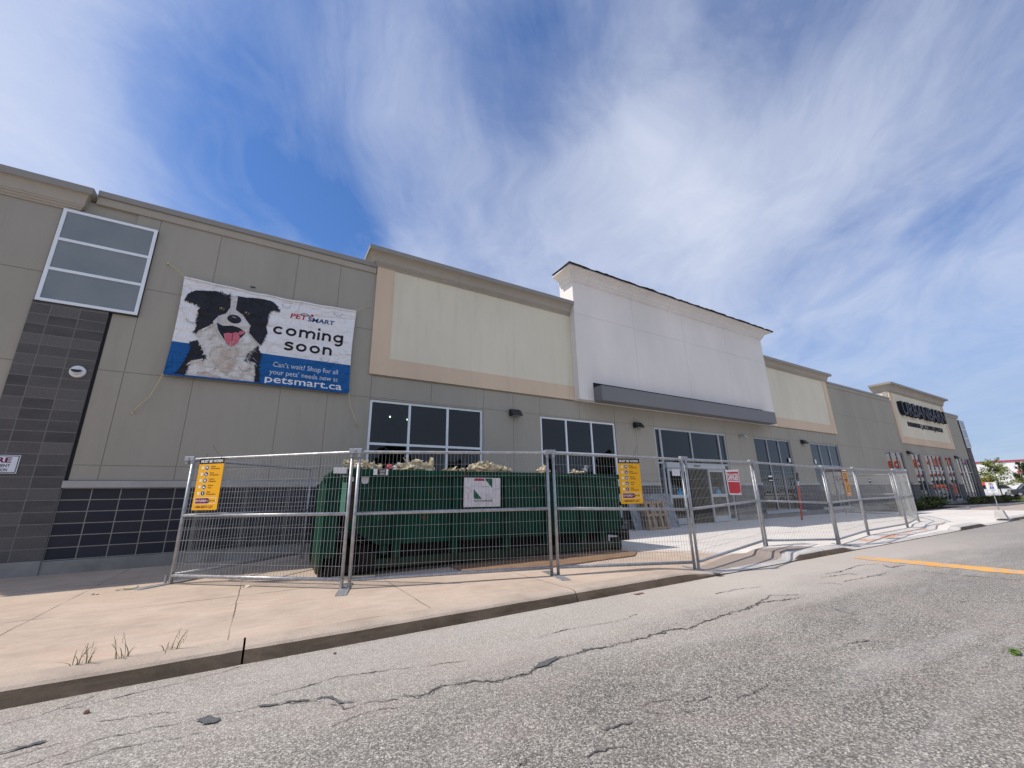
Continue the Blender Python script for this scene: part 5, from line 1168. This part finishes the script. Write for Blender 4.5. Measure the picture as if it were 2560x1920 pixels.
# ------------------------------------------------------------------ things on the ground
mb = MB(); q = densify([(2.9,6.42),(3.3,6.12),(4.0,6.0),(4.02,5.9),(4.9,5.93),(6.2,5.98),(6.6,6.25),(6.5,6.9),(2.9,7.0)], 0.15)
q = [(a+random.uniform(-.015,.015), b+random.uniform(-.015,.015)) for a, b in q]
mb.poly([(a, b, 0.022) for a, b in q]); mb.add([(a, b, 0.022) for a, b in q]+[(a, b, 0.003) for a, b in q], [(i, (i+1) % len(q), len(q)+(i+1) % len(q), len(q)+i) for i in range(len(q))])
tag(mb.build('cardboard_sheet', M_card), 'long brown cardboard sheet lying under the front edge of the dumpster', 'cardboard')
mb = MB(); mb.hexa([(1.02,7.0,.01),(1.60,6.78,.01),(1.62,6.86,.01),(1.05,7.09,.01)], [(1.02,7.0,.035),(1.60,6.78,.035),(1.62,6.86,.035),(1.05,7.09,.035)])
tag(mb.build('wood_plank', M_plank), 'short pale plank on the ground at the left foot of the dumpster', 'plank')
# leaning board and pallets by the entrance
mb = MB(); bo = [(10.62,10.02,0.0), (12.86,10.02,0.0), (13.02,10.50,1.16), (10.80,10.50,1.16)]; th = Vector((0, 0.035, -0.016))
mb.add([Vector(v) for v in bo]+[Vector(v)+th for v in bo], [(0,1,2,3), (7,6,5,4), (0,4,5,1), (1,5,6,2), (2,6,7,3), (3,7,4,0)])
tag(mb.build('leaning_board', M_board, bevel=0.006), 'mottled grey board leaning on the wall left of the entrance doors', 'board')
def pallet(ox, oy, label, lean, sh, seed):
    t = thing('wooden_pallet', label, 'pallet', (ox, oy, 0.0), R(-3), 'weathered pallets leaning by the entrance'); rr = random.Random(seed)
    def q(x_, z_, y_): return (x_ + z_*sh, y_ + z_*lean, z_*0.93)
    def bar(x0, x1, z0, z1, y0, y1, nm, wob=0.008):
        mb = MB(); j = lambda: rr.uniform(-wob, wob)
        a = [q(x0+j(), z0, y0), q(x1+j(), z0, y0), q(x1, z0, y1), q(x0, z0, y1)]; b = [q(x0+j(), z1, y0), q(x1+j(), z1, y0), q(x1, z1, y1), q(x0, z1, y1)]
        mb.hexa(a, b); mb.build(nm, M_pallet, t)
    for k in range(3): bar(0.0, 0.96, 0.01+0.44*k, 0.10+0.44*k, 0.022, 0.11, 'stringer')
    for k in range(7): x_ = 0.0 + 0.144*k; bar(x_, x_+0.09, 0.0, 0.99, 0.112, 0.13, 'deck_board', 0.012)
    for k, x_ in enumerate((0.02, 0.24, 0.36, 0.58, 0.84)): bar(x_, x_+0.085, 0.0 if k != 2 else 0.46, 0.98, 0.0, 0.02, 'deck_board', 0.018)
pallet(10.96, 9.72, 'broken wooden pallet at the front of the pair leaning by the grey board', 0.33, 0.17, 1)
pallet(10.98, 9.86, 'wooden pallet leaning behind another one against the grey board', 0.33, 0.17, 2)
# marker pole
t = thing('marker_pole', 'leaning red orange marker pole with black tip by the wall', 'pole', (19.2, 9.04, 0.0))
a, b = Vector((0, 0, 0)), Vector((0.10, -0.12, 1.90))
mb = MB(); mb.tube([a, a+(b-a)*0.72], 0.034, 10); mb.build('pole', simple('red_orange_plastic', (0.72, 0.07, 0.035), 0.5), t, smooth=True)
mb = MB(); mb.tube([a+(b-a)*0.72, a+(b-a)*0.82], 0.036, 10); mb.build('reflective_band', M_whitep, t, smooth=True)
mb = MB(); mb.tube([a+(b-a)*0.82, b], 0.045, 10); mb.build('tip', M_black, t, smooth=True)
# grass tufts in the kerb joint
M_weed = simple('dry_green_grass', (0.22, 0.225, 0.11), 0.7, 0.2, var=0.5, scale=20)
def weed(x_, y_, label, blades, seed):
    rr = random.Random(seed); mb = MB()
    for k in range(blades):
        a = rr.uniform(0, 6.28); h = rr.uniform(0.06, 0.20); l = rr.uniform(0.15, 0.5)*h; w = rr.uniform(0.0015, 0.0032); bx, by = rr.uniform(-.05, .05), rr.uniform(-.012, .012)
        if k % 3 == 0: h *= 0.45; l *= 2.2
        pts = [Vector((bx+math.cos(a)*l*t*t, by+math.sin(a)*l*t*t, h*t*(1-0.12*t))) for t in (0, .3, .6, .85, 1)]
        s_ = Vector((-math.sin(a)*0.4+0.8, 0.5, 0)).normalized(); vs = []
        for i, p_ in enumerate(pts): ww = w*(1, 1.2, 1, .7, .1)[i]; vs += [p_-s_*ww, p_+s_*ww]
        mb.add(vs, [(2*i, 2*i+1, 2*i+3, 2*i+2) for i in range(4)])
        if h > 0.14:
            p_ = pts[-2]; 
            for e in range(4):
                d = Vector((rr.uniform(-.02, .02), rr.uniform(-.02, .02), rr.uniform(.015, .035))); z_ = p_ + Vector((0, 0, -0.02*e)); mb.add([z_-s_*.002, z_+s_*.002, z_+d], [(0, 1, 2)])
    o = mb.build('grass_tuft', M_weed); o.location = (x_, y_, -0.004); tag(o, label, 'weed', 'grass tufts growing along the kerb')
weed(-1.0, 4.60, 'bushiest grass tuft in the kerb joint, leftmost of the row', 13, 1)
weed(-0.78, 4.60, 'tall grass tuft in the kerb joint, second from the left', 9, 2)
weed(-0.52, 4.61, 'small two bladed grass sprig between taller tufts on the kerb', 5, 3)
weed(-0.44, 4.61, 'tallest thin grass sprig, rightmost on the kerb', 6, 4)
# scraps, pebbles, a torn leaf
M_scrap = simple('cream_scrap', (0.66, 0.58, 0.42), 0.9, var=0.15); M_peb = simple('brown_pebble', (0.22, 0.13, 0.10), 0.85, var=0.3)
def scrap(name, x_, y_, z_, s, label, cat, mat, seed, grp=None):
    mb = MB(); rag(mb, (0, 0, 0), s, seed, 0, 0.6, 2); o = mb.build(name, mat); o.location = (x_, y_, z_+s[2]*0.6); tag(o, label, cat, grp)
SG = 'insulation scraps on the sidewalk'
scrap('insulation_scrap', -1.42, 8.02, 0, (.14, .045, .025), 'longest cream scrap on the sidewalk left of the corner fence foot', 'scrap', M_scrap, 1, SG)
scrap('insulation_scrap', -1.73, 7.86, 0, (.045, .025, .018), 'tiny cream scrap farthest left on the sidewalk', 'scrap', M_scrap, 2, SG)
scrap('insulation_scrap', -0.01, 7.16, 0, (.07, .03, .025), 'cream scrap below the bottom rail of the leftmost fence panel', 'scrap', M_scrap, 3, SG)
scrap('pebble', -0.78, 3.97, -0.13, (.020, .016, .014), 'reddish brown pebble on the asphalt near the kerb', 'pebble', M_peb, 4)
scrap('pebble', 0.70, 4.18, -0.13, (.016, .012, .010), 'dark pebble on the asphalt right of the kerb joint', 'pebble', M_peb, 5)
scrap('wood_chip', 4.42, 4.22, -0.13, (.11, .03, .008), 'flat brown wood chip lying at the foot of the kerb', 'wood chip', M_peb, 6)
M_leaf = simple('green_leaf', (0.12, 0.20, 0.03), 0.6, 0.3, var=0.5, scale=30)
mb = MB(); rr = random.Random(4)
for k in range(7):
    a = rr.uniform(0, 3.14); c = Vector((rr.uniform(-.06, .06), rr.uniform(-.04, .04), 0.006+0.004*k)); d = Vector((math.cos(a), math.sin(a), 0.15))*0.05; s_ = Vector((-math.sin(a), math.cos(a), 0.1))*0.022
    mb.add([c-d, c-d*.2+s_, c+d, c-d*.2-s_], [(0, 1, 2, 3)])
mb.tube([(0.03, 0, 0.01), (0.14, -0.03, 0.012)], 0.002, 4)
o = mb.build('fallen_leaves', M_leaf); o.location = (5.26, 1.14, -0.128); tag(o, 'small torn sprig of green leaves lying on the asphalt', 'leaves')

# ------------------------------------------------------------------ no parking sign on its concrete base
t = thing('parking_sign', 'white no parking sign with blue wheelchair panel on a concrete block', 'sign', (24.67, 4.55, 0.0))
mb = MB(); w0, w1, h_ = 0.17, 0.105, 0.29
mb.hexa([(-w0,-w0,-.02),(w0,-w0,-.02),(w0,w0,-.02),(-w0,w0,-.02)], [(-w1,-w1,h_),(w1,-w1,h_),(w1,w1,h_),(-w1,w1,h_)]); mb.build('concrete_base', M_kerbp, t, bevel=0.01)
mb = MB(); mb.tube([(0, 0, 0.28), (0.0, 0.0, 1.3)], 0.017, 8); mb.build('post', M_galv, t)
da = R(-77); ud = Vector((math.cos(da), math.sin(da), 0))
P_ = Plane2(tuple(Vector((ud.y, -ud.x, 0))*0.022), tuple(ud), (0, 0, 1), 0.0015)
P_.rect(-0.15, 0.15, 0.925, 1.345, 0, 0); P_.frame(-0.147, 0.147, 0.928, 1.342, 0.006, 3, 1); P_.ring(0.0, 1.26, 0.06, 0.06, 0.014, 1, 1); P_.text('P', -0.022, 0.022, 1.225, 1.295, 3, 1, 0.03)
P_.poly([(-0.045, 1.295), (-0.035, 1.305), (0.045, 1.225), (0.035, 1.215)], 1, 2); P_.rect(-0.055, 0.055, 1.08, 1.18, 2, 1)
P_.ring(0.0, 1.115, 0.025, 0.022, 0.006, 0, 2); P_.rect(-0.014, -0.006, 1.125, 1.155, 0, 2); P_.ell(-0.01, 1.165, 0.008, 0.008, 0, 2, 10); P_.rect(-0.008, 0.016, 1.13, 1.136, 0, 2)
P_.text('BY PERMIT', -0.10, 0.10, 1.03, 1.055, 3, 1, 0.02); P_.text('ONLY', -0.045, 0.045, 0.975, 1.0, 3, 1, 0.02)
P_.mb.build('sign_plate', [M_wht, M_lr, simple('blue_sign_print', (0.02, 0.11, 0.42), 0.5), M_greyd], t)

# ------------------------------------------------------------------ planting beds, shrubs, lawn
M_soil = simple('dark_mulch', (0.07, 0.05, 0.035), 0.95, 0.1, var=0.4, scale=8); M_grass = simple('mown_grass', (0.085, 0.13, 0.025), 0.9, 0.1, var=0.3, scale=2, bump=0.8, bscale=20)
def island(pts, z_, mat, name, kw=0.16):
    mb = MB(); n = len(pts); c = Vector((sum(p_[0] for p_ in pts)/n, sum(p_[1] for p_ in pts)/n))
    inn = [tuple(Vector(p_) + (c-Vector(p_)).normalized()*kw) for p_ in pts]
    vs = [(a, b, -0.2) for a, b in pts] + [(a, b, z_) for a, b in pts] + [(a, b, z_) for a, b in inn]
    mb.add(vs, [(i, (i+1) % n, n+(i+1) % n, n+i) for i in range(n)] + [(n+i, n+(i+1) % n, 2*n+(i+1) % n, 2*n+i) for i in range(n)], 0); mb.poly([(a, b, z_-0.01) for a, b in inn], 1)
    tag(mb.build(name, [M_kerbp, mat]), kind='structure')
island([(28.6,9.0),(29.4,8.5),(34,8.25),(37.4,8.05),(38.3,8.35),(38.6,9.0),(38.6,10.52),(28.6,10.52)], 0.01, M_soil, 'planting_bed')
island([(40.5,10.52),(40.9,9.3),(44,8.6),(48,7.95),(53,8.1),(55,8.9),(56,10.52)], 0.02, M_soil, 'planting_bed')
mb = MB(); mb.poly([(56,9.6,-0.06),(62,9.9,-0.06),(80,12.5,-0.06),(86,18,-0.06),(70,24,-0.06),(56,24,-0.06)]); tag(mb.build('lawn', M_grass), kind='structure')
island([(55.4,8.9),(60,8.9),(84,11.9),(92,20),(70,26),(55.4,26)], -0.08, M_grass, 'lawn_kerb')
mb = MB(); mb.poly([(84,10,-0.10),(92,10,-0.10),(92,24,-0.10),(84,24,-0.10)]); tag(mb.build('mulch_strip', simple('red_mulch', (0.20, 0.06, 0.03), 0.95, var=0.3)), kind='structure')
def leafmat(name, c, c2):
    m = MatB(name, 0.65, 0.3); oi = m.n('ShaderNodeObjectInfo'); m.col(m.mix(m.ramp(m.noise(2.5, 4), (0.3, 0.0), (0.7, 1.0)), c, c2))
    m.b.inputs['Subsurface Weight'].default_value = 0.0; return m.m
M_shrub = leafmat('shrub_leaves', (0.035, 0.06, 0.012), (0.12, 0.13, 0.035)); M_tl = leafmat('tree_leaves', (0.12, 0.16, 0.03), (0.32, 0.36, 0.09)); M_tl2 = leafmat('dark_tree_leaves', (0.03, 0.05, 0.015), (0.08, 0.11, 0.03))
M_bark = simple('grey_brown_bark', (0.14, 0.11, 0.09), 0.9, 0.1, var=0.3, scale=10)
def leaves(mb, c, r_, n, s, rr):
    for _ in range(n):
        d = Vector((rr.gauss(0, 1), rr.gauss(0, 1), rr.gauss(0, 1))).normalized()*rr.random()**0.45
        p_ = Vector(c) + Vector((d.x*r_[0], d.y*r_[1], d.z*r_[2])); a = Vector((rr.uniform(-1, 1), rr.uniform(-1, 1), rr.uniform(-.5, .5))).normalized(); b = a.cross(Vector((rr.uniform(-1, 1), rr.uniform(-1, 1), rr.uniform(-1, 1)))).normalized()
        k = s*rr.uniform(0.6, 1.4); mb.add([p_-a*k, p_+b*k*.5, p_+a*k, p_-b*k*.5], [(0, 1, 2, 3)])
rr = random.Random(21)
SL = ['low dark shrub nearest the camera in the bed by the shop windows', 'spreading shrub second in the first bed', 'shrub with pale tips at the middle of the first bed', 'taller upright shrub near the end of the first bed', 'last small shrub of the first bed before the gap']
for k, x_ in enumerate((30.6, 32.4, 34.2, 35.9, 37.3)):
    mb = MB(); h = (0.30, 0.34, 0.36, 0.52, 0.34)[k]
    for _ in range(9): leaves(mb, (rr.uniform(-.8, .8), rr.uniform(-.35, .35), h*rr.uniform(.5, 1.1)), (.35, .3, h*.5), 90, 0.06, rr)
    for _ in range(5): a = rr.uniform(-.6, .6); mb.tube([(a*.3, 0, 0), (a, rr.uniform(-.2, .2), h)], 0.012, 4)
    o = mb.build('shrub', M_shrub); o.location = (x_, 9.3, 0.0); tag(o, SL[k], 'shrub', 'shrubs in the beds by the building')
SL = ['low shrub at the near end of the second bed', 'flat dark shrub in the middle of the second bed', 'shrub with yellow grassy tips below the corner pillar', 'small shrub at the far corner of the building']
for k, x_ in enumerate((45.5, 48.5, 51.3, 54.3)):
    mb = MB(); h = 0.32
    for _ in range(9): leaves(mb, (rr.uniform(-1.1, 1.1), rr.uniform(-.4, .4), h*rr.uniform(.5, 1.2)), (.45, .3, h*.5), 70, 0.08, rr)
    o = mb.build('shrub', M_shrub); o.location = (x_, 9.2, 0.0); tag(o, SL[k], 'shrub', 'shrubs in the beds by the building')
def tree(name, label, loc, H, crown, seed, mat, layers=7, n=170, ls=0.11, grp=None):
    rr = random.Random(seed); t = thing(name, label, 'tree', loc, 0, grp)
    tr = MB(); fo = MB(); tr.tube([(0, 0, 0), (0.03, 0.02, H*.4), (-0.03, 0.03, H*.75), (0, 0, H*.97)], 0.055*H/4, 8, r1=0.012)
    for k in range(layers):
        f = (k+0.5)/layers; z_ = H*(0.36+0.58*f); rad = crown*(1-0.75*f**1.3)*rr.uniform(.8, 1.15)
        for j in range(5 if f < .7 else 3):
            a = rr.uniform(0, 6.28); e = Vector((math.cos(a)*rad, math.sin(a)*rad, z_+rr.uniform(-.05, .14)*H*0.6))
            mid_ = Vector((0, 0, z_-0.08*H))*0.5+e*0.5+Vector((0, 0, -0.03*H)); tr.tube([(0, 0, z_-0.08*H), mid_, e], 0.016*H/4, 5, r1=0.005)
            for q in range(4):
                c = Vector((0, 0, z_-0.05*H)).lerp(e, 0.35+0.22*q); leaves(fo, c+Vector((0, 0, rr.uniform(-.03, .05))*1)*1, (rad*.26, rad*.26, 0.05*H), n//4, ls, rr)
    tr.build('trunk', M_bark, t); fo.build('crown', mat, t); return t
tree('young_tree', 'young airy green tree with level branches behind the no parking sign', (62, 10.9, -0.05), 4.1, 1.5, 5, M_tl, 8, 90, 0.075)
tree('young_tree', 'darker small tree at the right edge of the picture before the white store', (80, 11.75, -0.05), 4.6, 0.9, 8, M_tl2, 6, 80, 0.09)

# ------------------------------------------------------------------ white big box store in the distance
M_swhite = simple('white_store_wall', (0.80, 0.78, 0.75), 0.8, 0.2, var=0.03, scale=0.2); M_sred = simple('red_store_trim', (0.45, 0.035, 0.05), 0.6); M_sor = simple('orange_store_letters', (0.85, 0.13, 0.02), 0.6)
st_ = thing('big_box_store', 'distant long white store with thin red trim along the roof', 'store')
mb = MB(); XS = 180
mb.box(XS, XS+60, -52, 75, -0.1, 8.2); prism = [(-16, 8.2), (-16, 11), (-27, 14.2), (-38, 11), (-38, 8.2), (-38, 0), (-16, 0)]
pts = [(-16, -0.1), (-16, 11), (-27, 14.0), (-38, 11), (-38, -0.1)]; n = 5
mb.add([(XS-3, a, b) for a, b in pts]+[(XS+5, a, b) for a, b in pts], [(0, 1, 2, 3, 4), (9, 8, 7, 6, 5)] + [(i, (i+1) % n, n+(i+1) % n, n+i) for i in range(n)])
mb.build('wall', M_swhite, st_)
mb = MB(); mb.box(XS-0.3, XS+60, -52.1, 75.1, 8.2, 8.55); mb.box(XS-0.25, XS-0.002, -10, 27.5, 5.0, 5.5); mb.box(XS-0.25, XS-0.002, -50, -40, 5.0, 5.5); mb.box(XS-3.3, XS-3.002, -38, -16, 5.0, 5.5)
mb.build('red_trim', M_sred, st_)
P_ = Plane2((XS-3.02, 0, 0), (0, -1, 0), (0, 0, 1), 0.02); P_.text('THE HOME DEPOT', 17.3, 36.7, 7.9, 10.3, 0, 1, 0.04, extrude=0.2); P_.mb.build('store_letters', M_sor, st_)
for (a, b, z0_, z1_) in ((-36, -18, 0.0, 3.6),): mb = MB(); mb.box(XS-3.1, XS-3.01, a, b, z0_, z1_); mb.build('entrance_opening', M_dark_int, st_)
OS = ['orange storage shed in front of the distant store', 'second orange storage shed along the distant store']
for k, y_ in enumerate((-14, -30)):
    mb = MB(); mb.box(-1.5, 1.5, -2, 2, 0.02, 1.7); mb.hexa([(-1.7,-2.2,1.7),(1.7,-2.2,1.7),(1.7,2.2,1.7),(-1.7,2.2,1.7)], [(0,-2.2,2.3),(0.01,-2.2,2.3),(0.01,2.2,2.3),(0,2.2,2.3)])
    o = mb.build('storage_shed', M_sor, None, bevel=0.03); o.location = (150, y_, -0.1); tag(o, 'orange storage shed on the lot before the distant store', 'shed', 'orange storage sheds')

# ------------------------------------------------------------------ vehicles
M_tyre = simple('black_rubber', (0.02, 0.02, 0.02), 0.8); M_rim = simple('alloy_rim', (0.45, 0.45, 0.47), 0.35, 0.5, 0.6); M_cg = simple('dark_car_glass', (0.015, 0.018, 0.02), 0.08, 0.6); M_lamp = simple('lamp_glass', (0.6, 0.55, 0.5), 0.2, 0.5); M_tail = simple('red_lamp_glass', (0.4, 0.02, 0.02), 0.2, 0.5)
def carpaint(name, c):
    m = MatB(name, 0.3, 0.5); m.col(c); m.b.inputs['Coat Weight'].default_value = 0.6; return m.m
def car(label, loc, rz, paint, L=4.7, H=1.72, suv=True, grp=None):
    t = thing('parked_car', label, 'car', loc, rz, grp); W_ = 0.93; h = H
    prof = [(-L/2, .45), (-L/2+.02, .75), (-L/2+.10, .98), (-L/2+1.0, 1.08), (-L/2+1.15, 1.10), (L/2-.12, 1.10), (L/2, .85), (L/2, .42), (L/2-.25, .28), (-L/2+.3, .26)]
    def side_(mb, pr, w0_, w1f, mi=0):
        n = len(pr); vs = []
        for s_ in (-1, 1): vs += [(a, s_*w0_*(1 if b < 0.8 else w1f), b) for a, b in pr]
        tt = [tuple(q) for q in tessellate_polygon([[Vector((a, b, 0)) for a, b in pr]])]
        mb.add(vs, tt + [tuple(n+i for i in q) for q in tt] + [(i, (i+1) % n, n+(i+1) % n, n+i) for i in range(n)], mi)
    mb = MB(); side_(mb, prof, W_, 0.97); mb.build('body', paint, t, bevel=0.05)
    gh = [(-L/2+1.12, 1.095), (-L/2+1.75, h-.10), (-L/2+2.0, h-.05), (L/2-.75 if suv else L/2-1.3, h-.06), (L/2-.22 if suv else L/2-.6, 1.095)]
    mb = MB(); n = len(gh); vs = [(a, s_*(W_*0.95 if b < 1.2 else W_*0.78), b) for s_ in (-1, 1) for a, b in gh]
    mb.add(vs, [(0, 1, 2, 3, 4), (9, 8, 7, 6, 5)] + [(i, (i+1) % n, n+(i+1) % n, n+i) for i in range(n)]); mb.build('windows', M_cg, t, bevel=0.02)
    mb = MB(); mb.add([(a, s_*W_*0.80, h-.055+dz) for dz in (0, .05) for s_ in (-1, 1) for a in (gh[1][0]+.1, gh[3][0]+.1)], [(0, 1, 3, 2), (4, 6, 7, 5), (0, 4, 5, 1), (2, 3, 7, 6), (0, 2, 6, 4), (1, 5, 7, 3)])
    for a, (b, c) in ((gh[1], gh[0]), (gh[3], gh[4])):
        for s_ in (-1, 1): mb.tube([(a[0] if isinstance(a, tuple) else a, s_*W_*.79, h-.05), (c if isinstance(c, float) and False else (gh[0][0] if a == gh[1] else gh[4][0]), s_*W_*.955, 1.10)], 0.045, 6)
    for s_ in (-1, 1): mb.tube([(0.15, s_*W_*.79, h-.05), (0.2, s_*W_*.955, 1.10)], 0.04, 6)
    mb.build('roof', paint, t, smooth=False)
    for wx in (-L/2+.9, L/2-.9):
        for s_ in (-1, 1):
            mb = MB(); mb.tube([(wx, s_*(W_-.20), .34), (wx, s_*(W_+.01), .34)], .34, 22); w_ = mb.build('wheel', M_tyre, t, bevel=0.02)
            mb = MB(); mb.tube([(wx, s_*(W_-.05), .34), (wx, s_*(W_+.02), .34)], .20, 14); mb.build('rim', M_rim, w_)
    for s_ in (-1, 1):
        mb = MB(); mb.box(-L/2+.0, -L/2+.22, s_*W_*.70-.16, s_*W_*.70+.16, .72, .90); mb.build('headlight', M_lamp, t)
        mb = MB(); mb.box(L/2-.12, L/2+.02, s_*W_*.82-.08, s_*W_*.82+.08, .75, 1.05); mb.build('tail_light', M_tail, t)
        mb = MB(); mb.box(-L/2+1.35, -L/2+1.5, s_*(W_+.06)-.09, s_*(W_+.06)+.09, 1.05, 1.2); mb.build('mirror', M_blackp, t)
    return t
P_blk, P_wht, P_gry = carpaint('dark_grey_car_paint', (0.035, 0.036, 0.04)), carpaint('white_car_paint', (0.75, 0.75, 0.75)), carpaint('silver_car_paint', (0.38, 0.39, 0.41))
car('dark suv parked beyond the lawn at the right edge', (97.0, 13.9, -0.17), math.atan2(-0.93, 0.36), P_blk, 4.9, 1.85)
# pickup with an orange load box, half hidden by the pillar
t = car('white pickup parked beside the tree with an orange box on its bed', (101.0, 18.9, -0.17), math.atan2(-0.93, 0.36), P_wht, 5.0, 1.75)
mb = MB(); mb.box(-1.0, 1.0, -0.7, 0.7, 0.72, 1.9); o = mb.build('orange_box', M_sor, None, bevel=0.03); o.location = (100.4, 19.3, 0.85); o.rotation_euler = (0, 0, math.atan2(-0.93, 0.36)); tag(o, 'bright orange box standing on the white pickup next to the pillar', 'box')
for k, (x_, y_, pn, lb) in enumerate(((66, -13, P_wht, 'white car parked across the lot, seen only mirrored in the shop windows'), (72.5, -14.5, P_gry, 'silver car parked across the lot, seen only mirrored in the shop windows'), (120, -9, P_gry, 'silver car on the far lot, seen mirrored in the far shop windows'))):
    car(lb, (x_, y_, -0.17), R(80+k*6), pn, 4.6, 1.5 + 0.2*(k == 1), k == 1)
for k, (x_, y_) in enumerate(((-12, -34), (3, -40), (15, -36), (27, -42), (40, -37), (53, -34), (68, -30), (84, -36), (101, -44), (120, -52))):
    if k == 0: T0 = tree('street_tree', 'broad leafy tree across the parking lot, seen mirrored in the shop windows', (x_, y_, -0.17), 7.5, 3.4, 31, M_tl2, 7, 130, 0.30, 'trees across the parking lot')
    else:
        c = copy_tree(T0); c.location = (x_, y_, -0.17); c.rotation_euler = (0, 0, k*1.3); c.scale = (1+.1*(k % 3),)*3
